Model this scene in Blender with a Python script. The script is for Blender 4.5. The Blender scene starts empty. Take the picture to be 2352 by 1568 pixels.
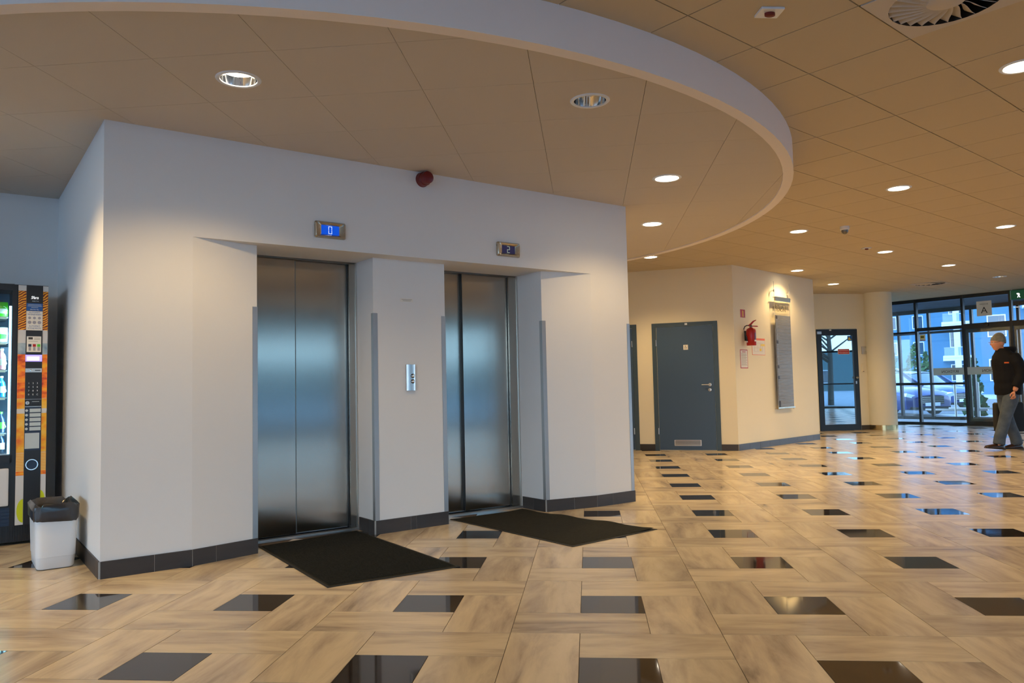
import bpy, bmesh, math, random
from mathutils import Vector, Matrix
from math import sin, cos, pi, radians, sqrt, atan2, hypot
random.seed(7)
S = bpy.context.scene
COL = S.collection

# ------------------------------------------------------------------ camera
cam_d = bpy.data.cameras.new('camera'); cam = bpy.data.objects.new('camera', cam_d); COL.objects.link(cam)
cam_d.sensor_width = 36; cam_d.lens = 1778.21 / 2352 * 36; cam_d.clip_start = .05; cam_d.clip_end = 400
YAW, PITCH, ROLL = -0.0967, 0.06014, -0.02178
fw = Vector((sin(YAW) * cos(PITCH), cos(YAW) * cos(PITCH), sin(PITCH)))
r0 = Vector((cos(YAW), -sin(YAW), 0)); u0 = r0.cross(fw)
rt = cos(ROLL) * r0 + sin(ROLL) * u0; up_ = -sin(ROLL) * r0 + cos(ROLL) * u0
CAM = Vector((.2142 * .3, -12.3661 * .3, 3.52711 * .3))
m3 = Matrix((rt, up_, -fw)).transposed()
cam.matrix_world = Matrix.Translation(CAM) @ m3.to_4x4()
S.camera = cam

# ------------------------------------------------------------------ world, exposure
S.view_settings.view_transform = 'Standard'; S.view_settings.look = 'None'
S.view_settings.gamma = 1; S.view_settings.use_curve_mapping = False
S.view_settings.exposure = 0.07
W_STRENGTH = 6.2
LAMP_W = 62.0
LAMP_COL = (1.0, .69, .32)
w = bpy.data.worlds.new('overcast_sky'); S.world = w; w.use_nodes = True
nt = w.node_tree; nt.nodes.clear()
o_ = nt.nodes.new('ShaderNodeOutputWorld'); b_ = nt.nodes.new('ShaderNodeBackground')
tc = nt.nodes.new('ShaderNodeTexCoord'); sp = nt.nodes.new('ShaderNodeSeparateXYZ'); rp = nt.nodes.new('ShaderNodeValToRGB')
nt.links.new(tc.outputs['Generated'], sp.inputs[0]); nt.links.new(sp.outputs['Z'], rp.inputs[0])
nt.links.new(rp.outputs[0], b_.inputs[0]); nt.links.new(b_.outputs[0], o_.inputs[0])
rp.color_ramp.elements[0].position = 0; rp.color_ramp.elements[0].color = (.62, .82, 1, 1)
rp.color_ramp.elements[1].position = .8; rp.color_ramp.elements[1].color = (.24, .50, .95, 1)
b_.inputs[1].default_value = W_STRENGTH

Z1, Z2 = 2.73, 2.94

# ------------------------------------------------------------------ materials
def mat(name, col, rough=.5, metal=0, emit=None, es=0, spec=.5, alpha=1, trans=0, aniso=0, bump=0, bscale=50, coat=0):
    m = bpy.data.materials.new(name); m.use_nodes = True; n = m.node_tree.nodes; p = n['Principled BSDF']
    p.inputs['Base Color'].default_value = (*col, 1); p.inputs['Roughness'].default_value = rough
    p.inputs['Metallic'].default_value = metal; p.inputs['Specular IOR Level'].default_value = spec
    p.inputs['Coat Weight'].default_value = coat; p.inputs['Coat Roughness'].default_value = .05
    if emit: p.inputs['Emission Color'].default_value = (*emit, 1); p.inputs['Emission Strength'].default_value = es
    if trans: p.inputs['Transmission Weight'].default_value = trans
    L = m.node_tree.links
    t = n.new('ShaderNodeTexCoord'); nz = n.new('ShaderNodeTexNoise'); nz.inputs['Scale'].default_value = bscale
    L.new(t.outputs['Object'], nz.inputs['Vector'])
    mr = n.new('ShaderNodeMapRange'); mr.inputs[3].default_value = max(0, rough - .04); mr.inputs[4].default_value = min(1, rough + .04)
    L.new(nz.outputs[0], mr.inputs[0]); L.new(mr.outputs[0], p.inputs['Roughness'])
    if bump:
        b = n.new('ShaderNodeBump'); b.inputs['Strength'].default_value = bump; b.inputs['Distance'].default_value = .002
        L.new(nz.outputs[0], b.inputs['Height']); L.new(b.outputs[0], p.inputs['Normal'])
    if aniso:
        p.inputs['Anisotropic'].default_value = aniso
        tg = n.new('ShaderNodeCombineXYZ'); tg.inputs[2].default_value = 1; p.inputs['Anisotropic Rotation'].default_value = .25
        mr.inputs[3].default_value = mr.inputs[4].default_value = rough
        L.new(tg.outputs[0], p.inputs['Tangent'])
    return m

def ramp_mat(name, stops, scale, rough=.5, stretch=(1, 1, 1), detail=3, rot=(0, 0, 0), tex='noise', dist=0, coord='Object', spec=.5):
    m = mat(name, stops[0][1], rough, spec=spec); n = m.node_tree.nodes; L = m.node_tree.links; p = n['Principled BSDF']
    t = n.new('ShaderNodeTexCoord'); mp = n.new('ShaderNodeMapping'); mp.inputs['Scale'].default_value = stretch; mp.inputs['Rotation'].default_value = rot
    if tex == 'noise':
        x = n.new('ShaderNodeTexNoise'); x.inputs['Detail'].default_value = detail; x.inputs['Distortion'].default_value = dist
    else:
        x = n.new('ShaderNodeTexWave'); x.inputs['Distortion'].default_value = dist; x.bands_direction = 'Z'
    x.inputs['Scale'].default_value = scale
    r = n.new('ShaderNodeValToRGB'); e = r.color_ramp.elements
    while len(e) < len(stops): e.new(.5)
    for q, (ps, c) in zip(e, stops): q.position = ps; q.color = (*c, 1)
    L.new(t.outputs[coord], mp.inputs[0]); L.new(mp.outputs[0], x.inputs['Vector']); L.new(x.outputs[0], r.inputs[0]); L.new(r.outputs[0], p.inputs['Base Color'])
    return m

def tile_mat(name, stops, rough, rough_var, spec=.5, var=.08):
    """stone tile, streaked along its long side (UV x), shifted for every tile"""
    m = bpy.data.materials.new(name); m.use_nodes = True; n = m.node_tree.nodes; L = m.node_tree.links; p = n['Principled BSDF']
    uv = n.new('ShaderNodeUVMap'); oi = n.new('ShaderNodeObjectInfo')
    cm = n.new('ShaderNodeCombineXYZ'); ml = n.new('ShaderNodeMath'); ml.operation = 'MULTIPLY'; ml.inputs[1].default_value = 173.
    L.new(oi.outputs['Random'], ml.inputs[0]); L.new(ml.outputs[0], cm.inputs[0]); L.new(ml.outputs[0], cm.inputs[1]); L.new(ml.outputs[0], cm.inputs[2])
    ad = n.new('ShaderNodeVectorMath'); L.new(uv.outputs[0], ad.inputs[0]); L.new(cm.outputs[0], ad.inputs[1])
    mp = n.new('ShaderNodeMapping'); mp.inputs['Scale'].default_value = (1.5, 7, 1); L.new(ad.outputs[0], mp.inputs[0])
    a = n.new('ShaderNodeTexNoise'); a.inputs['Scale'].default_value = 1; a.inputs['Detail'].default_value = 7; a.inputs['Roughness'].default_value = .60; a.inputs['Distortion'].default_value = .4
    L.new(mp.outputs[0], a.inputs['Vector'])
    r = n.new('ShaderNodeValToRGB'); e = r.color_ramp.elements
    while len(e) < len(stops): e.new(.5)
    for q, (ps, c) in zip(e, stops): q.position = ps; q.color = (*c, 1)
    L.new(a.outputs[0], r.inputs[0])
    hv = n.new('ShaderNodeHueSaturation'); mv = n.new('ShaderNodeMapRange'); mv.inputs[3].default_value = 1 - var; mv.inputs[4].default_value = 1 + var
    L.new(oi.outputs['Random'], mv.inputs[0]); L.new(mv.outputs[0], hv.inputs['Value']); L.new(r.outputs[0], hv.inputs['Color']); L.new(hv.outputs[0], p.inputs['Base Color'])
    b = n.new('ShaderNodeMapRange'); b.inputs[3].default_value = rough; b.inputs[4].default_value = rough + rough_var
    L.new(a.outputs[0], b.inputs[0]); L.new(b.outputs[0], p.inputs['Roughness']); p.inputs['Specular IOR Level'].default_value = spec
    return m

def glass_mat(name, tint=(1, 1, 1), refl=.08, back=None):
    m = bpy.data.materials.new(name); m.use_nodes = True; n = m.node_tree.nodes; L = m.node_tree.links; n.clear()
    o = n.new('ShaderNodeOutputMaterial'); mx = n.new('ShaderNodeMixShader'); tr = n.new('ShaderNodeBsdfTransparent'); gl = n.new('ShaderNodeBsdfGlossy')
    tr.inputs[0].default_value = (*tint, 1); gl.inputs[0].default_value = (.9, .95, 1, 1); gl.inputs['Roughness'].default_value = .01
    lw = n.new('ShaderNodeLayerWeight'); lw.inputs[0].default_value = .25
    mr = n.new('ShaderNodeMapRange'); mr.inputs[3].default_value = refl; mr.inputs[4].default_value = .7
    L.new(lw.outputs['Facing'], mr.inputs[0]); mr.inputs[1].default_value = .4
    L.new(mr.outputs[0], mx.inputs[0]); L.new(tr.outputs[0], mx.inputs[1]); L.new(gl.outputs[0], mx.inputs[2]); L.new(mx.outputs[0], o.inputs[0])
    return m

M = {}
M['wall'] = mat('wall_paint', (.78, .77, .75), .75, bump=.15, bscale=160, spec=.25)
M['wallw'] = mat('wall_paint_warm', (.84, .76, .57), .75, bump=.15, bscale=160, spec=.25)
M['ceil'] = mat('ceiling_board', (.62, .555, .48), .9, bump=.1, bscale=300, spec=.1)
M['ceil2'] = mat('ceiling_board_main', (.60, .50, .35), .9, bump=.1, bscale=300, spec=.1)
M['rim'] = mat('rim_paint', (.80, .68, .62), .8, spec=.2)
M['fascia'] = mat('fascia_paint', (.88, .80, .74), .8, spec=.2)
M['gap'] = mat('joint_shadow', (.05, .04, .035), .9)
M['grout'] = mat('floor_grout', (.10, .075, .06), .8)
M['groutl'] = mat('skirting_grout', (.42, .40, .37), .8)
M['tile'] = tile_mat('stone_tile', [(.26, (.25, .20, .155)), (.40, (.50, .40, .29)), (.58, (.68, .56, .38)), (.8, (.76, .63, .45))], .17, .12)
M['dtile'] = tile_mat('black_tile', [(.3, (.018, .014, .012)), (.7, (.035, .028, .024))], .03, .03, .6)
M['skirt'] = tile_mat('skirting_tile', [(.3, (.028, .024, .024)), (.7, (.055, .045, .040))], .42, .1)
M['steel'] = mat('brushed_steel', (.43, .385, .33), .205, 1, aniso=.97, bscale=8)
M['steeld'] = mat('dark_steel', (.22, .20, .17), .35, 1)
M['alu'] = mat('aluminium', (.62, .60, .57), .32, 1)
M['chrome'] = mat('chrome', (.80, .80, .80), .08, 1)
M['gold'] = mat('warm_steel', (.50, .43, .33), .26, 1)
M['guard'] = mat('corner_guard_metal', (.42, .41, .40), .42, .9)
M['black'] = mat('black_plastic', (.012, .013, .016), .35)
M['blackm'] = mat('black_metal', (.012, .014, .02), .4)
M['mat'] = ramp_mat('mat_pile', [(.2, (.010, .010, .009)), (.8, (.042, .042, .034))], 60, .95, (1, 6, 1), rot=(0, 0, radians(41.8)), tex='noise', spec=.1)
M['rubber'] = mat('rubber_edge', (.012, .012, .011), .7)
M['white'] = mat('white_plastic', (.80, .81, .82), .35)
M['paper'] = mat('paper', (.80, .76, .68), .7)
M['red'] = mat('red_plastic', (.40, .008, .006), .3)
M['dred'] = mat('dark_red_plastic', (.16, .006, .006), .4)
M['redl'] = mat('red_label', (.42, .008, .008), .5)
M['orange'] = mat('orange_print', (.85, .16, .02), .5)
M['yellow'] = mat('yellow_print', (.85, .60, .03), .5)
M['doorblue'] = mat('blue_grey_door', (.045, .090, .165), .42)
M['frameblue'] = mat('blue_grey_frame', (.045, .080, .115), .42)
M['winframe'] = mat('window_frame_black', (.012, .014, .018), .35)
M['glass'] = glass_mat('clear_glass', (.93, .97, 1.0), .05)
M['glasst'] = glass_mat('dimming_glass', (.62, .74, .80), .06)  # tint added to cut the daylight through the unseen long glazing
M['mirror'] = glass_mat('coated_glass', (.22, .24, .24), .62)
M['lamp'] = mat('lamp_glow', (1, 1, 1), .5, emit=(1, .86, .66), es=22)
M['lampc'] = mat('lamp_glow_soft', (1, 1, 1), .5, emit=(1, .84, .60), es=6)
M['green'] = mat('exit_green', (.01, .12, .06), .4, emit=(.01, .30, .12), es=.06)
M['white_em'] = mat('lit_white', (.9, .9, .9), .5, emit=(1, 1, 1), es=1.2)
M['bluescr'] = mat('lit_blue_screen', (.0, .05, .3), .3, emit=(.0, .07, .62), es=.85)
M['darkscr'] = mat('dim_blue_screen', (.012, .014, .05), .25, emit=(.02, .02, .09), es=.35)
M['digit'] = mat('lit_digit', (.8, .85, 1), .5, emit=(.75, .82, 1), es=1.0)
M['digit2'] = mat('dim_digit', (.6, .7, .5), .5, emit=(.5, .6, .42), es=.5)
M['led'] = mat('led_tube', (.6, .85, 1), .5, emit=(.45, .85, 1.0), es=4.5)
M['violet'] = mat('violet_display', (.2, .15, .9), .4, emit=(.30, .25, 1.0), es=1.6)
M['violet2'] = mat('violet_display_text', (.6, .5, 1), .4, emit=(.55, .50, 1.0), es=1.7)
M['navy'] = mat('navy_panel', (.012, .03, .07), .4)
M['blue'] = mat('blue_label', (.01, .10, .36), .5)
M['greyl'] = mat('grey_label', (.46, .53, .56), .5)
M['coin'] = mat('coin_print', (.35, .33, .37), .5)
M['bag'] = mat('bin_bag_plastic', (.018, .018, .022), .22, spec=.8, bump=.5, bscale=30)
M['dirpan'] = ramp_mat('brushed_panel', [(.3, (.15, .14, .11)), (.7, (.23, .21, .165))], 6, .45, (1, 1, 14))
M['acryl'] = mat('acrylic', (.80, .76, .66), .2)
M['dark'] = mat('dark_print', (.05, .045, .04), .6)
M['lettering'] = mat('lettering_grey', (.20, .17, .12), .6)
M['skin'] = mat('skin', (.62, .27, .15), .5, spec=.3)
M['jacket'] = mat('black_jacket_cloth', (.008, .008, .010), .8, bump=.3, bscale=12, spec=.15)
M['jeans'] = ramp_mat('grey_blue_denim', [(.3, (.045, .062, .085)), (.7, (.085, .108, .135))], 9, .85)
M['beanie'] = ramp_mat('grey_knit', [(.3, (.13, .125, .10)), (.7, (.21, .20, .16))], 40, .95)
M['leather'] = mat('brown_leather', (.035, .014, .008), .3)
M['bagcloth'] = mat('bag_cloth', (.008, .008, .009), .75)
M['pretzel'] = ramp_mat('pretzel_print', [(.25, (.12, .01, .002)), (.42, (.75, .14, .005)), (.7, (.95, .42, .01))], 20, .3, (1, 1, 1), rot=(0, .55, 0), tex='wave', dist=6)
M['orangep'] = ramp_mat('orange_fruit_print', [(.3, (.50, .03, .005)), (.5, (.9, .20, .004)), (.7, (.95, .45, .01))], 14, .3, (1, 1, 2))
M['yellowp'] = ramp_mat('citrus_print', [(.3, (.75, .14, .004)), (.5, (.85, .42, .01)), (.75, (.80, .62, .15))], 9, .3, (1, 1, 1.5))
M['stripep'] = ramp_mat('striped_print', [(.4, (.78, .30, .02)), (.6, (.85, .60, .20))], 28, .3, tex='wave')
M['palep'] = mat('pale_print', (.62, .62, .62), .35)
M['bluep'] = ramp_mat('pale_blue_print', [(.3, (.06, .16, .30)), (.6, (.42, .52, .58))], 10, .3, (1, 1, 1))
M['applep'] = mat('apple_print', (.55, .62, .01), .35)
M['wallmach'] = mat('machine_inside', (.05, .12, .20), .4)
M['snackg'] = mat('green_wrapper', (.08, .60, .03), .3); M['snackw'] = mat('white_wrapper', (.7, .85, .7), .35)
M['snackr'] = mat('red_white_bottle', (.75, .35, .40), .3); M['snackb'] = mat('blue_bottle', (.02, .25, .65), .2)
M['snackd'] = mat('dark_bottle', (.01, .03, .06), .15)
M['pave'] = ramp_mat('paving', [(.3, (.30, .30, .30)), (.7, (.42, .42, .42))], 3, .8)
M['asph'] = ramp_mat('asphalt', [(.3, (.10, .10, .10)), (.7, (.15, .15, .15))], 8, .85)
M['carblue'] = mat('car_paint_blue', (.006, .022, .13), .3, .1, coat=.35)
M['carblue2'] = mat('car_paint_sky', (.012, .05, .20), .3, .1, coat=.35)
M['carglass'] = mat('car_glass', (.03, .06, .09), .05, spec=1)
M['tyre'] = mat('tyre', (.012, .012, .012), .8)
M['light'] = mat('headlight', (.75, .8, .85), .08, spec=1)
M['facade'] = mat('facade_blue_grey', (.065, .19, .30), .8); M['facadet'] = mat('facade_teal', (.10, .17, .17), .8); M['facadew'] = mat('facade_white', (.90, .90, .90), .7)
M['facaded'] = mat('facade_dark', (.05, .06, .07), .7)
M['leaf'] = ramp_mat('leaves', [(.3, (.02, .06, .015)), (.7, (.07, .16, .04))], 6, .8)
M['bark'] = mat('bark', (.10, .08, .06), .9)

# ------------------------------------------------------------------ mesh helpers
class MB:
    def __init__(s): s.v, s.f, s.m, s.uv = [], [], [], None
    def add(s, vs, fs, m=0):
        b = len(s.v); s.v += [tuple(x) for x in vs]; s.f += [tuple(b + i for i in q) for q in fs]; s.m += [m] * len(fs); return s
    def box(s, x0, x1, y0, y1, z0, z1, m=0):
        return s.add([(x0, y0, z0), (x1, y0, z0), (x1, y1, z0), (x0, y1, z0), (x0, y0, z1), (x1, y0, z1), (x1, y1, z1), (x0, y1, z1)],
                     [(0, 3, 2, 1), (4, 5, 6, 7), (0, 1, 5, 4), (1, 2, 6, 5), (2, 3, 7, 6), (3, 0, 4, 7)], m)
    def prism(s, poly, a, b, m=0, axis='z'):
        n = len(poly)
        g = (lambda p, h: (p[0], p[1], h)) if axis == 'z' else ((lambda p, h: (p[0], h, p[1])) if axis == 'y' else (lambda p, h: (h, p[0], p[1])))
        return s.add([g(p, a) for p in poly] + [g(p, b) for p in poly],
                     [tuple(range(n))[::-1], tuple(range(n, 2 * n))] + [(i, (i + 1) % n, n + (i + 1) % n, n + i) for i in range(n)], m)
    def lathe(s, prof, n=24, c=(0, 0, 0), axis='z', m=0, sx=1, sy=1, close=False):
        vs, fs = [], []
        for r, h in prof:
            for k in range(n):
                a = 2 * pi * k / n; x, y = r * cos(a) * sx, r * sin(a) * sy
                vs.append({'z': (c[0] + x, c[1] + y, c[2] + h), 'y': (c[0] + x, c[1] + h, c[2] + y), 'x': (c[0] + h, c[1] + x, c[2] + y)}[axis])
        for j in range(len(prof) - 1):
            for k in range(n): fs.append((j * n + k, j * n + (k + 1) % n, (j + 1) * n + (k + 1) % n, (j + 1) * n + k))
        if close:
            fs.append(tuple(range(n))[::-1]); fs.append(tuple((len(prof) - 1) * n + k for k in range(n)))
        return s.add(vs, fs, m)
    def tube(s, pts, r, n=8, m=0):
        pts = [Vector(p) for p in pts]; rr = r if isinstance(r, (list, tuple)) else [r] * len(pts); vs, fs = [], []
        ref = None
        for i, p in enumerate(pts):
            d = (pts[min(i + 1, len(pts) - 1)] - pts[max(i - 1, 0)]).normalized()
            if ref is None: ref = Vector((0, 0, 1)) if abs(d.z) < .9 else Vector((1, 0, 0))
            a = d.cross(ref).normalized(); b = d.cross(a).normalized(); ref = -b if False else ref
            for k in range(n):
                t = 2 * pi * k / n; vs.append(p + (a * cos(t) + b * sin(t)) * rr[i])
        for i in range(len(pts) - 1):
            for k in range(n): fs.append((i * n + k, i * n + (k + 1) % n, (i + 1) * n + (k + 1) % n, (i + 1) * n + k))
        fs.append(tuple(range(n))[::-1]); fs.append(tuple((len(pts) - 1) * n + k for k in range(n)))
        return s.add(vs, fs, m)
    def mesh(s, name, mats, smooth=None, bevel=0):
        me = bpy.data.meshes.new(name); me.from_pydata(s.v, [], s.f)
        for x in mats: me.materials.append(M[x] if isinstance(x, str) else x)
        me.polygons.foreach_set('material_index', s.m)
        if s.uv:
            ul = me.uv_layers.new(name='UVMap')
            for lp in me.loops: ul.data[lp.index].uv = s.uv[lp.vertex_index]
        else:
            bm = bmesh.new(); bm.from_mesh(me)
            bmesh.ops.recalc_face_normals(bm, faces=bm.faces)
            if bevel: bmesh.ops.bevel(bm, geom=bm.edges[:], offset=bevel, segments=2, affect='EDGES', profile=.7, clamp_overlap=True)
            bm.to_mesh(me); bm.free()
        if smooth is not None:
            me.polygons.foreach_set('use_smooth', [True] * len(me.polygons)); me.set_sharp_from_angle(angle=radians(smooth))
        me.update(); return me
    def build(s, name, mats, parent=None, smooth=None, bevel=0, label=None, loc=None, rot=None):
        return link(name, s.mesh(name, mats if isinstance(mats, (list, tuple)) else [mats], smooth, bevel), parent, label, loc, rot)

def link(name, me, parent=None, label=None, loc=None, rot=None):
    o = bpy.data.objects.new(name, me); COL.objects.link(o)
    if parent: o.parent = parent
    if label: o['label'] = label
    if loc: o.location = loc
    if rot: o.rotation_euler = rot
    return o
def tag(o, label, cat=None, group=None, kind=None):
    o['label'] = label
    if cat: o['category'] = cat
    if group: o['group'] = group
    if kind: o['kind'] = kind
    return o
def root(name, label, cat, loc, deg=0, group=None, kind=None):
    o = bpy.data.objects.new(name, None); COL.objects.link(o); o.empty_display_size = .1
    o.location = loc; o.rotation_euler = (0, 0, radians(deg)); return tag(o, label, cat, group, kind)
class Fr:
    """wall frame: x along the wall (left to right as seen), y into the wall, z up"""
    def __init__(s, x, y, deg): s.x, s.y, s.d = x, y, deg; s.c, s.s = cos(radians(deg)), sin(radians(deg))
    def w(s, t, y=0, z=0): return (s.x + t * s.c - y * s.s, s.y + t * s.s + y * s.c, z)
    def inv(s, x, y): x -= s.x; y -= s.y; return (x * s.c + y * s.s, -x * s.s + y * s.c)
_deps = None
def text(s, size, parent, loc, m, name='lettering', mirror=False, depth=.0006, align='CENTER', xs=1, label=None, shear=0):
    """lettering standing upright in the parent's x-z plane, facing -y"""
    cu = bpy.data.curves.new('t', 'FONT'); cu.body = s; cu.size = size; cu.align_x = align; cu.align_y = 'CENTER'; cu.extrude = depth; cu.shear = shear; cu.resolution_u = 3
    ob = bpy.data.objects.new('t', cu); COL.objects.link(ob)
    bpy.context.view_layer.update()
    me = bpy.data.meshes.new_from_object(ob.evaluated_get(bpy.context.evaluated_depsgraph_get()))
    bpy.data.objects.remove(ob); me.materials.clear(); me.materials.append(M[m]); me.name = name
    k = -1 if mirror else 1
    for v in me.vertices: x, y, z = v.co; v.co = (x * xs * k, -z, y)
    if mirror: me.flip_normals()
    me.update()
    return link(name, me, parent, label, loc)

F0 = Fr(-2.7967, .6137, 41.807)          # lift wall, from its left corner
Fb = Fr(.8367, 9.1931, -14.13)           # back wall with the blue doors
B3 = (2.387, 8.8029); B4 = (4.2471, 10.9959)
Fa = Fr(B3[0], B3[1], math.degrees(atan2(B4[1] - B3[1], B4[0] - B3[0])))
Fg = Fr(4.9721, 13.423, 15.35)           # wall with the glazed door
Fe = Fr(7.41, 15.83, math.degrees(atan2(-.7216, .6923)))   # entrance glazing
PE = (17.90, 4.90); PS = (3.25, -9.75); PW = (-6.70, .20)
CX, CY, RO, RI = -2.511, 3.618, 4.38, 4.30

# ------------------------------------------------------------------ floor
room = [PW, PS, PE, (6.2, 17.05), (6.1, 13.9), (4.6, 13.4), (4.2, 11.1), (2.387, 8.9), (.8, 9.3), (-1.5, 9.8), (-2.6, 6.9), (-1.5, 5.6), (.5, 3.6), (.40, 3.45), (-2.75, .7), (-4.5, 2.3)]
def inside(x, y, poly=room, mg=.0):
    c = False; n = len(poly)
    for i in range(n):
        x1, y1 = poly[i]; x2, y2 = poly[(i + 1) % n]
        if (y1 > y) != (y2 > y) and x < (x2 - x1) * (y - y1) / (y2 - y1) + x1: c = not c
    return c
def near(x, y, poly=room, d=.45):
    if inside(x, y, poly): return True
    for i in range(len(poly)):
        a = Vector(poly[i]); b = Vector(poly[(i + 1) % len(poly)]); p = Vector((x, y)); t = max(0, min(1, (p - a).dot(b - a) / (b - a).length_squared))
        if (a + (b - a) * t - p).length < d: return True
    return False
def view(x, y, z):
    d = Vector((x, y, z)) - CAM; zf = d.dot(fw)
    if zf < .1: return None
    return 1176 + 1778.21 * d.dot(rt) / zf, 784 - 1778.21 * d.dot(up_) / zf
def in_view(x, y, z, mg=150):
    p = view(x, y, z); return p is not None and -mg < p[0] < 2352 + mg and -mg < p[1] < 1568 + mg

fl = MB().box(-11, 18.5, -12.5, 18.5, -.06, -.0025).build('floor', ['grout'])
tag(fl, 'floor of beige stone tiles in a pinwheel pattern with small black squares', 'floor', kind='structure')
GAP = .0014
def tmesh(name, L, W, m):
    b = MB(); x, y = L / 2 - GAP, W / 2 - GAP; b.box(-x, x, -y, y, -.010, 0)
    b.uv = [(p[0], p[1]) for p in b.v]; return b.mesh(name, [m])
ME_L = tmesh('floor_tile', .6, .3, 'tile'); ME_D = tmesh('dark_floor_tile', .3, .3, 'dtile')
lt, dk = [], []
for i in range(-14, 22):
    for j in range(-15, 22):
        X, Y = .9 * i, .9 * j
        for (cx, cy, r) in ((X - .15, Y + .3, 1), (X, Y - .15, 0), (X + .45, Y, 1), (X + .3, Y + .45, 0)):
            if near(cx, cy): lt.append((cx, cy, r))
        if near(X + .15, Y + .15): dk.append((X + .15, Y + .15, 0))
def vis_key(t):
    return (0 if in_view(t[0], t[1], 0) and not (F0.inv(t[0], t[1])[1] > .1 and F0.inv(t[0], t[1])[0] < 4.3) else 1, hypot(t[0] - CAM.x, t[1] - CAM.y))
lt.sort(key=vis_key); dk.sort(key=vis_key)
def slab(tiles, name, L, W, m):
    b = MB(); uv = []
    for cx, cy, r in tiles:
        lx, ly = (L / 2 - GAP, W / 2 - GAP); o = random.random() * 90; n0 = len(b.v)
        if r: b.box(cx - ly, cx + ly, cy - lx, cy + lx, -.01, 0)
        else: b.box(cx - lx, cx + lx, cy - ly, cy + ly, -.01, 0)
        for p in b.v[n0:]:
            dx, dy = p[0] - cx, p[1] - cy
            uv.append((dy + o, -dx + o) if r else (dx + o, dy + o))
    b.uv = uv; o = b.build(name, [m], fl); o['kind'] = 'stuff'; return o
for cx, cy, r in lt[:300]: link('floor_tile', ME_L, fl, loc=(cx, cy, 0), rot=(0, 0, pi / 2 * r))
for cx, cy, r in dk[:300]: link('dark_floor_tile', ME_D, fl, loc=(cx, cy, 0), label='small square black floor tile' if False else None)
slab(lt[300:], 'far_floor_tiles', .6, .3, 'tile')
if len(dk) > 300: slab(dk[300:], 'far_dark_floor_tiles', .3, .3, 'dtile')

# ------------------------------------------------------------------ lamp positions
LOW = [(-1.743, .162, 1), (.12, .764, 0), (.746, 2.576, 1), (.772, 4.36, 1), (-3.53, .02, 1)]
UPP = [(2.731, 1.164, 1), (3.16, 4.151, 1), (2.738, 6.197, 1), (5.307, 6.428, 1), (4.464, 8.066, 1), (3.638, 9.716, 1), (6.088, 9.729, 1), (4.855, 11.774, 1), (7.772, 11.491, 0), (1.028, 7.743, 1)]
VENTS = [(1.887, .288), (6.944, 12.325)]

def clip_convex(poly, fn):
    """keep part of poly where fn(p) <= 0 (fn linear)"""
    out = []
    for i in range(len(poly)):
        a, b = poly[i], poly[(i + 1) % len(poly)]; fa, fb = fn(a), fn(b)
        if fa <= 0: out.append(a)
        if (fa < 0 < fb) or (fb < 0 < fa):
            t = fa / (fa - fb); out.append((a[0] + (b[0] - a[0]) * t, a[1] + (b[1] - a[1]) * t))
    return out
def panel(poly, z, th, hole=None):
    """ceiling board with its underside at z; hole = (x, y, r)"""
    b = MB()
    if hole is None: return b.prism(poly, z, z + th)
    bm = bmesh.new(); vo = [bm.verts.new((p[0], p[1], z)) for p in poly]
    n = 28; vi = [bm.verts.new((hole[0] + hole[2] * cos(2 * pi * k / n), hole[1] + hole[2] * sin(2 * pi * k / n), z)) for k in range(n)]
    ed = [bm.edges.new((vo[i], vo[(i + 1) % len(vo)])) for i in range(len(vo))] + [bm.edges.new((vi[i], vi[(i + 1) % n])) for i in range(n)]
    bmesh.ops.triangle_fill(bm, edges=ed, use_beauty=True)
    bm.verts.index_update(); b.add([v.co[:] for v in bm.verts], [tuple(v.index for v in f.verts) for f in bm.faces]); bm.free()
    k = len(poly)
    b.add([(p[0], p[1], z) for p in poly] + [(p[0], p[1], z + th) for p in poly], [(i, (i + 1) % k, k + (i + 1) % k, k + i) for i in range(k)])
    return b

# lower round ceiling
cl = MB().lathe([(RO - .02, Z1 + .145), (RO - .02, Z1 + .16)], 96, (CX, CY, 0), close=True).build('ceiling', ['gap'])
tag(cl, 'lowered round ceiling of square cream boards in front of the lifts', 'ceiling', kind='structure')
circ = [(CX + RI * cos(2 * pi * k / 96), CY + RI * sin(2 * pi * k / 96)) for k in range(96)]
XG, YG, SX, SY = -2.05, -.145, .62, .60
for i in range(-8, 11):
    for j in range(-8, 16):
        x0, y0 = XG + SX * i, YG + SY * j; g = .0012
        P = [(x0 + g, y0 + g), (x0 + SX - g, y0 + g), (x0 + SX - g, y0 + SY - g), (x0 + g, y0 + SY - g)]
        if min(hypot(max(x0 - CX, CX - x0 - SX, 0), max(y0 - CY, CY - y0 - SY, 0)), 99) > RI: continue
        if all(F0.inv(*p)[1] > .3 and 0.2 < F0.inv(*p)[0] < 3.9 for p in P): continue
        for k in range(96):
            a, b = circ[k], circ[(k + 1) % 96]
            if len(P) < 3: break
            if max((q[0] - CX) ** 2 + (q[1] - CY) ** 2 for q in P) < (RI - .02) ** 2: break
            P = clip_convex(P, lambda p: -((b[0] - a[0]) * (p[1] - a[1]) - (b[1] - a[1]) * (p[0] - a[0])))
        if len(P) < 3: continue
        hl = None
        for lx, ly, on in LOW:
            if x0 < lx < x0 + SX and y0 < ly < y0 + SY: hl = (min(max(lx, x0 + .12), x0 + SX - .12), min(max(ly, y0 + .12), y0 + SY - .12), .098)
        panel(P, Z1, .012, hl).build('ceiling_board', ['ceil'], cl)
tr = MB().lathe([(RI, Z1 + .01), (RI, Z1 - .012), (RO, Z1 - .012), (RO, Z2 + .02), (RO - .03, Z2 + .02)], 128, (CX, CY, 0)).build('trim_1', ['fascia'], smooth=40)
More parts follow.
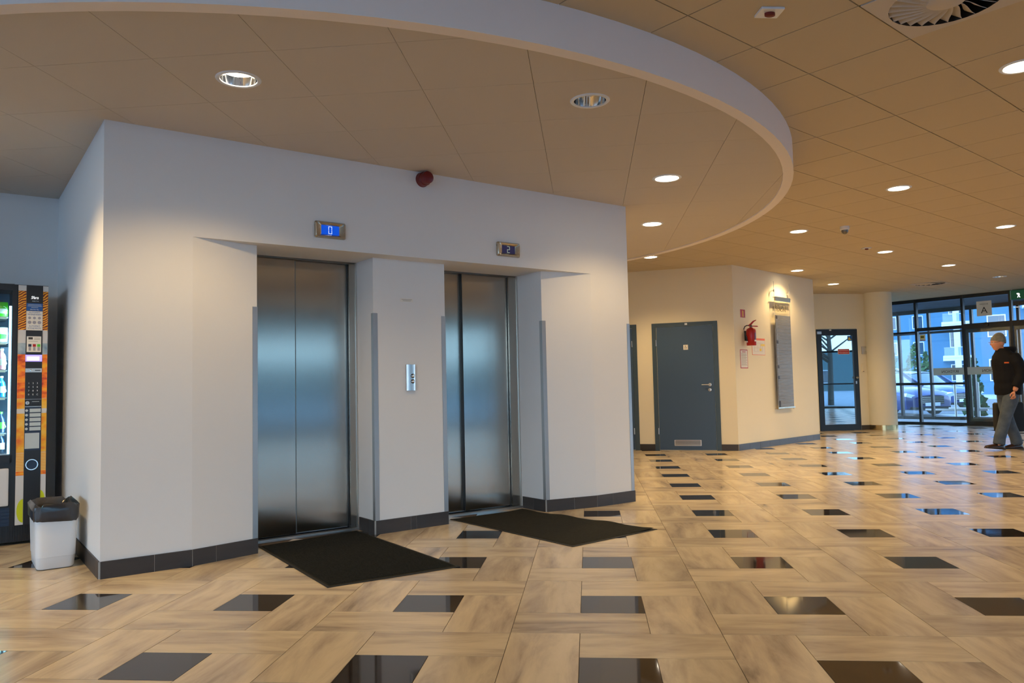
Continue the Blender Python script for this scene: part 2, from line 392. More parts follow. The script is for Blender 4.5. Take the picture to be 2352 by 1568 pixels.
tag(tr, 'curved pale band around the edge of the lowered round ceiling', 'trim', kind='structure')

# main ceiling, boards turned 46 degrees
cu_ = MB().box(-11, 18.5, -12.5, 18.5, Z2 + .15, Z2 + .20).build('ceiling', ['gap'])
tag(cu_, 'high main ceiling of beige boards set diagonally across the lobby', 'ceiling', kind='structure')
AN = radians(46); ca, sa = cos(AN), sin(AN)
def ab2xy(a, b): # a along n=(-sin,cos), b along (cos,sin)
    return (-sa * a + ca * b, ca * a + sa * b)
bd = []
for i in range(-30, 30):
    for j in range(-30, 45):
        a0, b0 = .30 + .597 * i, 1.194 + .604 * j
        cxy = ab2xy(a0 + .3, b0 + .3)
        if not near(cxy[0], cxy[1], d=.4): continue
        if hypot(cxy[0] - CX, cxy[1] - CY) < RO - .45: continue
        bd.append((cxy, a0, b0))
bd.sort(key=lambda q: (0 if in_view(q[0][0], q[0][1], Z2, 60) else 1, hypot(q[0][0] - CAM.x, q[0][1] - CAM.y)))
UFIX = {}
def board(a0, b0):
    g = .0036
    P = [ab2xy(a0 + g, b0 + g), ab2xy(a0 + g, b0 + .604 - g), ab2xy(a0 + .597 - g, b0 + .604 - g), ab2xy(a0 + .597 - g, b0 + g)]
    hl = None
    for k, (lx, ly, *_) in enumerate(UPP):
        a, b = -sa * lx + ca * ly, ca * lx + sa * ly
        if a0 < a < a0 + .597 and b0 < b < b0 + .604:
            a = min(max(a, a0 + .11), a0 + .487); b = min(max(b, b0 + .11), b0 + .494)
            p = ab2xy(a, b); UFIX[k] = p; hl = (p[0], p[1], .098)
    for k, (lx, ly) in enumerate(VENTS):
        a, b = -sa * lx + ca * ly, ca * lx + sa * ly
        if a0 < a < a0 + .597 and b0 < b < b0 + .604: UFIX['v%d' % k] = ab2xy(a0 + .2985, b0 + .302); return None
    return panel(P, Z2, .012, hl)
far = MB()
for n_, (c_, a0, b0) in enumerate(bd):
    pb = board(a0, b0)
    if pb is None: continue
    if n_ < 298: pb.build('ceiling_board', ['ceil2'], cu_)
    else: far.add(pb.v, pb.f)
fo = far.build('far_ceiling_boards', ['ceil2'], cu_); fo['kind'] = 'stuff'

# ------------------------------------------------------------------ walls
def wallbox(name, fr, t0, t1, y0, y1, z0, z1, m, label):
    o = MB().box(t0, t1, y0, y1, z0, z1).build(name, [m], loc=(fr.x, fr.y, 0), rot=(0, 0, radians(fr.d)))
    return tag(o, label, 'wall', kind='structure')
HZ = 2.065
b = MB(); EPS = .0
b.prism([(0, 0), (.511, 0), (.95, .10), (.95, .62), (0, .62)], 0, HZ)
b.prism([(1.842, .158), (2.478, .172), (2.478, .62), (1.842, .62)], 0, HZ)
b.prism([(3.41, .096), (3.9, 0), (4.366, 0), (4.366, .62), (3.41, .62)], 0, HZ)
b.prism([(0, 0), (4.366, 0), (4.366, .62), (0, .62)], HZ, Z1 + .01)
b.box(0, 4.366, .62, .75, 0, Z1)
wf = b.build('wall_front', ['wall'], loc=(F0.x, F0.y, 0), rot=(0, 0, radians(F0.d)))
tag(wf, 'pale grey wall with two recessed lift openings under a straight header', 'wall', kind='structure')
wallbox('wall_left', F0, 0, .2, .75, 2.3, 0, Z1 + .01, 'wall', 'narrow white side wall between the bin and the lift wall')
wallbox('wall_recess', F0, -7.9, .2, 2.3, 2.5, 0, Z1 + .01, 'wall', 'shaded blue-grey wall behind the vending machine')
wallbox('wall_side', F0, 4.17, 4.36, .75, 4.6, 0, Z2, 'wall', 'hidden side wall of the lift block towards the back corridor')
wallbox('wall_corridor', F0, 4.17, 8.0, 4.6, 4.8, 0, Z2, 'wall', 'end wall of the back corridor beyond the lift block')
L_b = hypot(B3[0] - Fb.x, B3[1] - Fb.y)
wallbox('wall_back', Fb, -3.6, L_b, 0, .2, 0, Z2, 'wallw', 'cream back wall holding the two blue-grey doors')
L_a = hypot(B4[0] - B3[0], B4[1] - B3[1])
b = MB().prism([(0, 0), (L_a, 0), (L_a, .2), (.12, .2)], 0, Z2)
wa = b.build('wall_angled', ['wallw'], loc=(Fa.x, Fa.y, 0), rot=(0, 0, radians(Fa.d))); tag(wa, 'angled cream wall with the fire extinguisher and the directory sign', 'wall', kind='structure')
ax, ay = B4; gx, gy = Fg.w(-.35)[:2]
Fs = Fr(ax, ay, math.degrees(atan2(gy - ay, gx - ax)))
wallbox('wall_passage', Fs, 0, hypot(gx - ax, gy - ay) + .1, .02, .2, 0, Z2, 'wallw', 'cream side wall between the angled wall and the glazed door')
b = MB().box(.945, 1.30, 0, .2, 0, Z2).box(-.35, -.02, 0, .2, 0, Z2).box(-.02, .945, 0, .2, 2.18, Z2)
wg = b.build('wall_right', ['wallw'], loc=(Fg.x, Fg.y, 0), rot=(0, 0, radians(Fg.d))); tag(wg, 'cream wall around the glazed door beside the round column', 'wall', kind='structure')
wallbox('wall_storeroom', Fg, -.35, 1.3, 2.4, 2.5, 0, Z2, 'wallw', 'dim wall of the room seen through the glazed door')
Fc = Fr(6.28, 13.85, math.degrees(atan2(17.05 - 13.85, 6.2 - 6.28)))
wallbox('wall_entrance', Fc, 0, 3.3, 0, .15, 0, Z2, 'wallw', 'cream wall behind the column beside the entrance glazing')

# skirting tiles
def skirt(name, label, segs, fr, h=.10, end=False):
    o = root(name, label, 'skirting', (fr.x, fr.y, 0), fr.d, kind='structure')
    for (p, q) in segs:
        p = Vector(p); q = Vector(q); d = (q - p); L = d.length; d.normalize(); a = atan2(d.y, d.x)
        b = MB().box(.0012, L - .0012, -.010, .0, .0, h); b.uv = [(v[0], v[2] + v[1]) for v in b.v]
        b.build('skirting_tile', ['skirt'], o, loc=(p.x, p.y, 0), rot=(0, 0, a))
        MB().box(0, L, -.0085, -.0005, 0.0, h - .001).build('grout_strip', ['groutl'], o, loc=(p.x, p.y, 0), rot=(0, 0, a))
    return o
def cham(t): return (t, 0 if t <= .511 else (t - .511) * .10 / .439)
def cham2(t): return (t, 0 if t >= 3.9 else (3.9 - t) * .096 / .49)
sg = [((0, 0), (.293, 0)), ((.293, 0), (.511, 0)), ((.511, 0), cham(.663)), (cham(.663), cham(.95))]
sg += [((1.842, .42), (1.842, .26)), ((1.842, .26), (1.842, .158)), ((1.842, .158), (2.137, .1645)), ((2.137, .1645), (2.186, .1655)), ((2.186, .1655), (2.478, .172))]
sg += [((3.41, .42), (3.41, .26)), ((3.41, .26), (3.41, .096)), (cham2(3.41), cham2(3.676)), (cham2(3.676), (3.9, 0)), ((3.9, 0), (4.09, 0)), ((4.09, 0), (4.372, 0))]
skirt('baseboard_front', 'dark tile skirting along the foot of the lift wall', sg, F0)
skirt('baseboard_left', 'dark tile skirting on the side wall behind the bin', [((0, max(.31 * k - .18, 0)), (0, .31 * (k + 1) - .18))[::-1] for k in range(0, 8)], F0)
sg = [((.048, 0), (.298, 0)), ((1.342, 0), (L_b, 0))]
skirt('baseboard_back', 'dark tile skirting between and beside the blue-grey doors', sg, Fb)
tj = [0, .339, .668, .998, 1.33, 1.659, 1.982, 2.317, 2.6, L_a]
skirt('baseboard_angled', 'dark tile skirting under the directory sign', [((tj[k], 0), (tj[k + 1], 0)) for k in range(len(tj) - 1)], Fa)
skirt('baseboard_right', 'short dark skirting between the glazed door and the column', [((.95, 0), (1.27, 0))], Fg, .10)

# ------------------------------------------------------------------ corner guards
def guard(fr, t, y, a1, a2, z0, z1, label):
    """angle profile: two legs leaving the corner in directions a1, a2 (degrees, frame)"""
    o = bpy.data.objects
    b = MB()
    for a in (a1, a2):
        d = Vector((cos(radians(a)), sin(radians(a)))); nrm = Vector((-d.y, d.x))
        other = a2 if a == a1 else a1
        e = Vector((cos(radians(other)), sin(radians(other))))
        if nrm.dot(e) > 0: nrm = -nrm
        p = [d * -.003, d * .034, d * .034 + nrm * .003, d * -.003 + nrm * .003]
        b.prism([(q.x, q.y) for q in p], z0, z1)
    x = b.build('corner_guard', ['guard'], loc=fr.w(t, y, 0), rot=(0, 0, radians(fr.d)))
    return tag(x, label, 'corner guard', 'metal corner guards on the lift wall')
guard(F0, .95, .10, 180 + 12.8, 90, .10, 1.645, 'metal corner guard just left of the left lift doors')
guard(F0, 1.842, .158, 1.3, 90, .10, 1.645, 'metal corner guard on the left edge of the pier between the lifts')
guard(F0, 2.478, .172, 181.3, 90, .10, 1.645, 'metal corner guard on the right edge of the pier, beside the right lift')
guard(F0, 3.41, .096, -11, 90, .10, 1.635, 'metal corner guard just right of the right lift doors')
guard(F0, 4.366, 0, 180, 90, .10, 1.63, 'metal corner guard on the outer right corner of the lift wall')

# ------------------------------------------------------------------ lifts
def lift(name, label, t0, t1, seam, jr, front_left, lj=None):
    o = root(name, label, 'lift door', F0.w(t0, .45, 0), F0.d, kind='structure'); W = t1 - t0; s = seam - t0
    MB().box(0, W, .0, .12, 2.052, HZ + .03).build('head_rail', ['steeld'], o)
    yl, yr = (.012, .036) if front_left else (.046, .022)
    l0 = 0 if lj is None else lj - t0
    MB().box(.002, s, yl, yl + .02, .03, 2.05).build('door_panel', ['steel'], o)
    MB().box(s - (.0 if front_left else 0), jr - t0 - .004, yr, yr + .02, .03, 2.05).build('door_panel', ['steel'], o)
    if front_left: MB().box(s, s + .0155, yr - .0015, yr, .03, 2.05).build('dark_gap_strip', ['steeld'], o)  # dark strip stands in for the shaded seam behind the left panel
    if not front_left: MB().box(s - .002, s + .035, .012, .02, .03, 2.05).build('closing_strip', ['steel'], o)
    if not front_left: MB().box(s - .009, s - .002, .018, .045, .03, 2.05).build('dark_gap_strip', ['black'], o)  # black strip stands in for the dark open gap
    MB().box(jr - t0, W - .012, -.004, .06, .0, 2.052).build('door_jamb', ['steel'], o)
    MB().box(W - .012, W, -.012, .06, .0, 2.06).build('jamb_edge', ['alu'], o)
    MB().box(jr - t0 - .006, jr - t0, .02, .05, .0, 2.05).build('dark_gap_strip', ['black'], o)
    b = MB().box(0, W, -.035, .03, .0, .014)
    for k in range(3): b.box(0, W, -.03 + .02 * k, -.018 + .02 * k, .014, .018)
    b.build('sill', ['alu'], o)
    return o
lift('door_1', 'left lift with brushed steel sliding doors, display showing 0 above', .95, 1.842, 1.35, 1.778, True)
lift('door_2', 'right lift with brushed steel sliding doors, display showing 2 above', 2.478, 3.41, 2.833, 3.312, False)

def display(t, label, scr, dig, segs, group='lift floor displays'):
    o = root('floor_display', label, 'display', F0.w(t, 0, 2.2), F0.d, group=group)
    w, h, d = .115, .059, .026
    b = MB()
    # bezel ring: outer edge, raised lip, sloping inwards to the screen
    def ring(w_, h_, y, r=.012, n=5):
        P = []
        for cx, cz, a0 in ((w_ - r, h_ - r, 0), (-w_ + r, h_ - r, 90), (-w_ + r, -h_ + r, 180), (w_ - r, -h_ + r, 270)):
            for k in range(n): a = radians(a0 + 90 * k / (n - 1)); P.append((cx + r * cos(a), y, cz + r * sin(a)))
        return P
    rs = [ring(w, h, 0), ring(w, h, -.014), ring(w - .008, h - .008, -d), ring(w - .020, h - .014, -d), ring(.068, .034, -.014, .003), ring(.066, .032, -.010, .003)]
    n = len(rs[0]); vs = [p for r_ in rs for p in r_]
    fs = [(j * n + k, j * n + (k + 1) % n, (j + 1) * n + (k + 1) % n, (j + 1) * n + k) for j in range(5) for k in range(n)]
    b.add(vs, fs); b.build('bezel', ['gold'], o, smooth=35)
    MB().box(-.066, .066, -.011, -.004, -.032, .032).build('screen', [scr], o)
    b = MB(); hw, hh, tk = .0125, .013, .0028
    sg = {'a': (-hw, hw, 2 * hh - tk, 2 * hh), 'g': (-hw, hw, -tk / 2, tk / 2), 'd': (-hw, hw, -2 * hh, -2 * hh + tk),
          'b': (hw - tk, hw, .0015, 2 * hh), 'c': (hw - tk, hw, -2 * hh, -.0015), 'f': (-hw, -hw + tk, .0015, 2 * hh), 'e': (-hw, -hw + tk, -2 * hh, -.0015)}
    for s_ in segs: x0, x1, z0, z1 = sg[s_]; b.box(x0, x1, -.0122, -.0108, z0, z1)
    b.build('digit', [dig], o)
display(1.433, 'bright blue floor display reading 0 above the left lift', 'bluescr', 'digit', 'abcdef')
display(2.990, 'dark floor display reading 2 above the right lift', 'darkscr', 'digit2', 'abged')

o = root('call_panel', 'brushed metal lift call panel with two round buttons on the pier', 'call panel', F0.w(2.156, .164, 1.157), F0.d)
P = [(.044 * cos(a) * 1.0, -.026 * sin(a)) for a in [pi * k / 10 for k in range(11)]]
MB().prism([(.044, 0)] + P[1:-1] + [(-.044, 0)], -.10, .10).build('housing', ['alu'], o, smooth=35)
for z in (.0, -.042 + .012):
    pass
for z in (.012, -.030):
    MB().lathe([(.0165, .0), (.0165, -.003), (.013, -.0035)], 20, (.004, -.0255, z), 'y').build('button_rim', ['black'], o)
    MB().lathe([(.0, -.0065), (.009, -.005), (.0125, -.001)], 20, (.004, -.0255, z), 'y').build('button', ['chrome'], o, smooth=60)
o = MB().box(-.056, .056, -.0015, 0, -.0135, .0135).build('wall_label', ['paper'], loc=F0.w(2.13, .1635, 1.756), rot=(0, 0, radians(F0.d)))
tag(o, 'small pale label strip on the pier above the lift buttons', 'label')
MB().box(-.045, .045, -.0022, -.0014, .003, .0055).box(-.035, .035, -.0022, -.0014, -.006, -.0035).build('print_lines', ['lettering'], o)

o = root('fire_siren', 'dark red round alarm siren high on the lift wall under the ceiling', 'siren', F0.w(2.19, 0, 2.672), F0.d)
MB().lathe([(0, -.052), (.046, -.052), (.053, -.046), (.053, -.004), (.057, 0)], 28, (0, 0, 0), 'y').build('base', ['dred'], o, smooth=40)
MB().lathe([(0, -.10), (.038, -.10), (.046, -.094), (.048, -.052)], 28, (.0, 0, 0), 'y').build('sounder', ['dred'], o, smooth=40)

# ------------------------------------------------------------------ mats
def door_mat(label, P, wave=0):
    cx = sum(p[0] for p in P) / 4; cy = sum(p[1] for p in P) / 4
    o = root('door_mat', label, 'mat', (cx, cy, 0), 0, 'black entrance mats in front of the lifts')
    Q = [Vector((p[0] - cx, p[1] - cy)) for p in P]
    def bl(u, v): return (Q[0] * (1 - u) + Q[1] * u) * (1 - v) + (Q[3] * (1 - u) + Q[2] * u) * v
    MB().prism([tuple(q) for q in Q], .0005, .004).build('rubber_border', ['rubber'], o)
    n = 36; b = MB(); vs, fs = [], []
    for j in range(n + 1):
        for i in range(n + 1):
            u, v = .02 + .96 * i / n, .012 + .976 * j / n; p = bl(u, v)
            z = .0075 + (wave * (.5 + .5 * sin(v * 19 + 1)) * max(0, (u - .72) / .28) if wave else 0)
            if i in (0, n) or j in (0, n): z -= .003
            vs.append((p.x, p.y, z))
    for j in range(n):
        for i in range(n): a = j * (n + 1) + i; fs.append((a, a + 1, a + n + 2, a + n + 1))
    b.add(vs, fs); pl = b.build('pile', ['mat'], o)
    # raised ribs across the mat
    b = MB(); k = 90
    for i in range(k):
        v = .02 + .96 * i / k
        p0, p1 = bl(.03, v), bl(.97, v); q0, q1 = bl(.03, v + .45 / k), bl(.97, v + .45 / k)
        if wave: break
        b.add([(p0.x, p0.y, .0076), (p1.x, p1.y, .0076), (q1.x, q1.y, .0076), (q0.x, q0.y, .0076), (p0.x, p0.y, .0098), (p1.x, p1.y, .0098), (q1.x, q1.y, .0098), (q0.x, q0.y, .0098)],
              [(4, 5, 6, 7), (0, 1, 5, 4), (3, 2, 6, 7)])
    if not wave:
        r_ = b.build('ribs', ['mat'], o); r_['kind'] = 'stuff'
door_mat('black ribbed mat lying in front of the left lift', [(-2.237, 1.519), (-1.716, 2.109), (-.725, .925), (-1.371, .435)])
door_mat('black mat with a rippled edge in front of the right lift', [(-1.085, 2.594), (-.537, 3.064), (.54, 2.113), (-.068, 1.499)], .012)

# ------------------------------------------------------------------ downlights
def spot(x, y, z, power, parent, loc=(0, 0, -.012), size=134, blend=.55):
    l = bpy.data.lights.new('downlight_beam', 'SPOT'); l.energy = power; l.color = LAMP_COL; l.spot_size = radians(size); l.spot_blend = blend; l.shadow_soft_size = .06
    o = bpy.data.objects.new('downlight_beam', l); COL.objects.link(o); o.parent = parent; o.location = loc; return o
def downlight(x, y, z, on, label, deep=False, k=1.0):
    o = root('downlight', label, 'ceiling light', (x, y, z), 0, 'round recessed downlights')
    MB().lathe([(.094, .0), (.094, -.004), (.098, -.007), (.112, -.006), (.117, -.001), (.117, 0)], 40).build('trim_ring', ['white'], o, smooth=50)
    if not on or deep:
        MB().lathe([(.094, 0), (.090, .03), (.078, .07), (.055, .11), (.03, .125), (0, .125)], 40).build('reflector', ['chrome'], o, smooth=60)
        b = MB().lathe([(.0, .06), (.018, .062), (.022, .09), (.022, .12)], 16)
        b.build('bulb', ['lamp' if on else 'white'], o, smooth=60)
    else:
        MB().lathe([(.0955, 0), (.093, .02), (.093, .04)], 32).build('reflector', ['lampc'], o, smooth=60)
        MB().lathe([(0, .012), (.092, .012)], 32).build('diffuser', ['lamp'], o)
    if on and deep:
        MB().lathe([(0, .045), (.084, .045)], 32).build('diffuser', ['lamp'], o)
    if on: spot(x, y, z, LAMP_W * k, o)
LL = ['lit downlight nearest the left lift, above its display', 'unlit chrome downlight in the lowered ceiling above the right lift',
      'lit downlight near the right edge of the lowered round ceiling', 'lit downlight in the lowered ceiling beyond the corner of the lift wall', 'lit downlight in the lowered ceiling above the vending machine recess']
for (x, y, on), lb, kk in zip(LOW, LL, (.95, 1, .85, 1.5, 2.1)): downlight(x, y, Z1, on, lb, deep=(lb == LL[0]), k=kk)
UL = ['lit downlight at the right edge of the photo beside the swirl air vent', 'lit downlight alone in the middle of the diagonal ceiling boards', 'lit downlight left of the small white camera on the main ceiling',
      'rightmost lit downlight of the far rows on the main ceiling', 'lit downlight just right of the second red detector', 'lit downlight shining on the directory sign',
      'lit downlight nearest the entrance glazing', 'lit downlight in front of the glazed door', 'unlit downlight beside the hanging exit sign', 'lit downlight in the main ceiling just past the lift wall corner']
for k, ((x, y, on), lb) in enumerate(zip(UPP, UL)):
    if k in UFIX: x, y = UFIX[k]
    downlight(x, y, Z2, on, lb, k=(1.0 if k < 1 else 1.65) if k != 5 else 1.15)
# unseen downlights added for light; the last row for the steel doors' reflection
for x, y in ((3.5, -1.6), (6.2, 1.2), (3.2, -5.5), (-.6, -2.9), (8.6, 3.9), (11.2, 7.0)) + tuple(F0.w(4.6 + 1.45 * k, -9.0)[:2] for k in range(6)):
    a, b = -sa * x + ca * y, ca * x + sa * y
    l_ = root('downlight', 'unseen downlight added outside the frame', 'ceiling light', (x, y, Z2), 0, 'round recessed downlights')
    MB().lathe([(.0, -.003), (.094, -.003), (.098, -.007), (.112, -.006), (.117, -.001)], 24).build('trim_ring', ['white'], l_)
    MB().lathe([(0, -.0045), (.09, -.0045)], 24).build('diffuser', ['lamp'], l_); spot(x, y, Z2, LAMP_W, l_)

# ------------------------------------------------------------------ swirl air vents
def vent(x, y, label, n=26):
    o = root('swirl_vent', label, 'air vent', (x, y, Z2), 46, 'swirl air vents in the main ceiling')
    b = panel([(-.296, -.292), (.296, -.292), (.296, .292), (-.296, .292)], -.004, .016, (0, 0, .262)); b.build('face_plate', ['white'] if False else ['ceil'], o)
    MB().lathe([(.262, -.004), (.262, .06), (.0, .062)], 48).build('plenum', ['black'], o)
    MB().lathe([(0, -.008), (.085, -.006), (.092, .0), (.092, .02)], 40).build('hub', ['ceil'], o, smooth=50)
    for k in range(n):
        a = 2 * pi * k / n; vs = []
        for i in range(7):
            r = .09 + .172 * i / 6; w_ = 2 * pi / n * (.95 if i < 6 else .95); tw = .32 * sin(pi * i / 6 * .5) * 1.0
            a0 = a + tw; a1 = a0 + w_ * .82
            zt = .030 * (i / 6) ** .6 + .004
            vs += [(r * cos(a0), r * sin(a0), -.003), (r * cos(a1), r * sin(a1), zt)]
        vs2 = [(v[0], v[1], v[2] + .003) for v in vs]; m_ = len(vs)
        fs = [(2 * i, 2 * i + 1, 2 * i + 3, 2 * i + 2) for i in range(6)] + [(m_ + 2 * i, m_ + 2 * i + 2, m_ + 2 * i + 3, m_ + 2 * i + 1) for i in range(6)]
        fs += [(2 * i, 2 * i + 2, m_ + 2 * i + 2, m_ + 2 * i) for i in range(6)]
        MB().add(vs + vs2, fs).build('blade', ['ceil'], o, smooth=30)
vent(*UFIX.get('v0', VENTS[0]), 'large swirl air vent in the near top right of the ceiling')
vent(*UFIX.get('v1', VENTS[1]), 'distant swirl air vent in the ceiling before the entrance glazing', 16)

def detector(x, y, label, s=1.0):
    o = root('smoke_detector', label, 'detector', (x, y, Z2), 10)
    MB().box(-.06 * s, .06 * s, -.05 * s, .05 * s, -.012, 0).build('base_plate', ['white'], o, bevel=.003)
    MB().lathe([(.018 * s, -.012), (.018 * s, -.026), (.012 * s, -.030), (0, -.030)], 16, (.0, -.005, 0), sx=1.5).build('sensor_lens', ['dred'], o, smooth=40)
detector(1.032, .231, 'white alarm detector with a red lens on the near ceiling boards')
detector(4.057, 7.652, 'small distant detector with a red lens on the main ceiling', .9)
o = root('ceiling_camera', 'small white dome camera hanging from the main ceiling', 'camera', (3.235, 6.006, Z2), 0)
MB().lathe([(.055, 0), (.055, -.035), (.045, -.045)], 24, close=True).build('housing', ['white'], o, smooth=40)
MB().lathe([(.04, -.045), (.038, -.07), (.022, -.09), (0, -.095)], 20).build('dome', ['steeld'], o, smooth=60)

# ------------------------------------------------------------------ vending machine
FM = Fr(-3.957, 1.714, F0.d); MZ = 1.90
vm = root('vending_machine', 'tall black snack vending machine with fruit pictures at the left edge', 'vending machine', (FM.x, FM.y, 0), FM.d)
MWD, MDP = .95, .68
b = MB().box(-MWD, 0, .04, MDP, .02, .14).box(-MWD, 0, .36, MDP, .14, MZ).box(-.225, 0, .0, .36, .14, MZ).box(-MWD, -.90, 0, .36, .14, MZ)
b.box(-.90, -.225, 0, .36, MZ - .035, MZ).box(-.90, -.225, 0, .36, .14, .60)
b.build('cabinet', ['black'], vm)
MB().box(-.90, -.225, .345, .36, .62, MZ - .035).build('inner_back', ['wallmach'], vm)
b = MB().box(-MWD, -.215, -.02, 0, MZ - .045, MZ).box(-.228, -.197, -.02, 0, .6, MZ - .045).box(-MWD, -.215, -.02, 0, .60, .655).box(-MWD, -.86, -.02, 0, .6, MZ - .045)
b.build('door_frame', ['black'], vm)
MB().box(-.90, -.228, -.012, -.008, .655, MZ - .045).build('window_pane', ['glass'], vm)
MB().box(-.244, -.230, .004, .018, .66, 1.74).build('led_tube', ['led'], vm, label='bright blue-white light strip')
MB().box(-.88, -.245, .004, .012, .63, .665).build('lower_ledge', ['greyl'], vm)
ml = bpy.data.lights.new('machine_light', 'AREA'); ml.shape = 'RECTANGLE'; ml.size = .02; ml.size_y = 1.0; ml.energy = 3; ml.color = (.5, .85, 1)
mlo = bpy.data.objects.new('machine_light', ml); COL.objects.link(mlo); mlo.parent = vm; mlo.location = (-.25, .02, 1.2); mlo.rotation_euler = (radians(90), 0, radians(70))
SH = [1.665, 1.478, 1.275, 1.075, .815]
for k, z in enumerate(SH + [.665]):
    if z > .7:
        MB().box(-.88, -.25, .01, .34, z - .012, z - .004).build('shelf', ['greyl'], vm)
        MB().box(-.30, -.262, .002, .006, z - .022, z - .006).build('price_tag', ['snackw'], vm)
        P = []
        for q in range(60): a = 2 * pi * q / 12; P.append((-.288 + .034 * cos(a), .02 + q * .005, z + .040 + .034 * sin(a)))
        MB().tube(P, .0018, 5).build('dispenser_coil', ['white'], vm)
def snack(name, z, label, col, kind, col2='snackw'):
    o = root(name, label, 'snack' if kind != 'bottle' else 'drink', FM.w(-.285, .05, z), FM.d, 'snacks and drinks behind the machine window')
    if kind == 'bag':
        b = MB(); n = 8; vs = []
        for j in range(n + 1):
            zz = .105 * j / n; th = .020 * sin(pi * min(max(j / n, .04), .96)) + .002; ww = .034 + .003 * sin(pi * j / n)
            for a in range(12): t = 2 * pi * a / 12; vs.append((ww * cos(t), th * sin(t) + .0, zz))
        fs = [(j * 12 + k, j * 12 + (k + 1) % 12, (j + 1) * 12 + (k + 1) % 12, (j + 1) * 12 + k) for j in range(n) for k in range(12)]
        fs += [tuple(range(12)), tuple(n * 12 + k for k in range(12))]
        b.add(vs, fs); b.build('wrapper', [col], o, smooth=40)
        MB().box(-.028, .028, -.0245, -.022, .02, .055).build('front_label', [col2], o)
    else:
        MB().lathe([(.0, 0), (.026, .0), (.028, .006), (.028, .085), (.024, .105), (.012, .125), (.012, .138)], 20).build('bottle_body', [col], o, smooth=40)
        MB().lathe([(.0285, .03), (.0288, .032), (.0288, .075), (.0285, .077)], 20).build('bottle_label', [col2], o, smooth=40)
        MB().lathe([(.014, .138), (.014, .152), (0, .152)], 16).build('bottle_cap', [col2], o, smooth=40)
snack('snack_bag', SH[0], 'green snack bag on the top shelf of the vending machine', 'snackg', 'bag')
snack('snack_bag', SH[1], 'green and white snack pack on the second shelf of the machine', 'snackw', 'bag', 'snackg')
snack('drink_bottle', SH[2], 'white and pink bottle on the third shelf of the vending machine', 'snackr', 'bottle')
snack('drink_bottle', SH[3], 'blue bottle with a white label on the fourth shelf of the machine', 'snackb', 'bottle')
snack('drink_bottle', SH[4], 'dark bottle with a green label on the fifth shelf of the machine', 'snackd', 'bottle', 'snackg')
snack('drink_bottle', .665, 'dark bottle with a white label at the bottom of the machine window', 'snackd', 'bottle')
# picture strips beside the control column
def strip(x0, x1, name):
    st = MB().box(x0, x1, -.006, 0, .145, MZ - .004).build(name, ['palep'], vm)
    for m_, z0, z1 in (('pretzel', 1.565, 1.855), ('palep', 1.47, 1.56), ('bluep', 1.385, 1.468), ('orangep', 1.06, 1.385), ('yellowp', .985, 1.058), ('palep', .955, .984), ('yellowp', .665, .95), ('stripep', .53, .663), ('orangep', .50, .53)):
        MB().box(x0 + .0005, x1 - .0005, -.0066, -.006, z0, z1).build('picture', [m_], st)
    c = (x0 + x1) / 2
    return st
s1 = strip(-.190, -.140, 'picture_strip'); s2 = strip(-.035, -.001, 'picture_strip')
P = [(-.1415 + .040 * cos(a), .245 + .085 * sin(a)) for a in [pi / 2 + pi * k / 14 for k in range(15)]]
MB().prism(P, -.0072, -.0064, axis='y').build('apple_picture', ['applep'], s1)
P = [(-.0345 + .030 * cos(a), .30 + .085 * sin(a)) for a in [-pi / 2 + pi * k / 14 for k in range(15)]]
MB().prism(P, -.0072, -.0064, axis='y').build('apple_picture', ['applep'], s2)
cc = MB().box(-.140, -.035, -.010, 0, .145, MZ - .002).build('control_column', ['black'], vm)
def cp(x0, x1, z0, z1, m_, name, y=-.0112, **k): return MB().box(x0, x1, y, -.0098, z0, z1).build(name, [m_], cc, **k)
text('Sfera', .030, cc, (-.088, -.0108, 1.806), 'white_em', 'logo_lettering', shear=.3, xs=.8)
text('NECTA', .013, cc, (-.083, -.0108, 1.780), 'greyl', 'logo_lettering')
cp(-.139, -.036, 1.709, 1.764, 'blue', 'blue_label')
for z, w_ in ((1.752, .042), (1.742, .045), (1.731, .022)): MB().box(-.087 - w_, -.087 + w_, -.0118, -.0110, z, z + .0035).build('print_line', ['greyl'], cc)
text('GRATIS TEL.', .011, cc, (-.087, -.0116, 1.717), 'white', 'label_text')
cp(-.139, -.036, 1.563, 1.706, 'paper', 'white_label')
text('AUTOMAT', .0145, cc, (-.087, -.0116, 1.695), 'blue', 'label_text')
text('PRZYJMUJE MONETY', .0135, cc, (-.087, -.0116, 1.680), 'blue', 'label_text', xs=.70)
text('AUTOMAT', .0145, cc, (-.087, -.0116, 1.594), 'blue', 'label_text')
text('WYDAJE RESZTĘ', .0135, cc, (-.087, -.0116, 1.578), 'blue', 'label_text', xs=.82)
for x in (-.118, -.088, -.056):
    for z, r in ((1.655, .0095), (1.622, .0120)): MB().lathe([(0, -.0122), (r, -.0122), (r, -.011)], 16, (x, 0, z), 'y').build('coin_picture', ['coin'], cc)
cp(-.134, -.043, 1.402, 1.518, 'paper', 'notice')
MB().box(-.124, -.096, -.0118, -.011, 1.495, 1.512).build('notice_box', ['dark'], cc)
for k in range(3): MB().box(-.088, -.050, -.0118, -.011, 1.506 - .006 * k, 1.508 - .006 * k).build('print_line', ['lettering'], cc)
MB().box(-.124, -.065, -.0118, -.011, 1.481, 1.483).build('print_line', ['lettering'], cc)
for k, (c1, c2) in enumerate((('navy', 'violet2'), ('redl', 'dred'), ('snackg', 'snackr'))):
    x = -.124 + .028 * k
    MB().box(x, x + .020, -.0118, -.011, 1.441, 1.461).build('notice_picture', [c1], cc); MB().box(x + .002, x + .018, -.0118, -.011, 1.412, 1.439).build('notice_picture', ['coin'], cc)
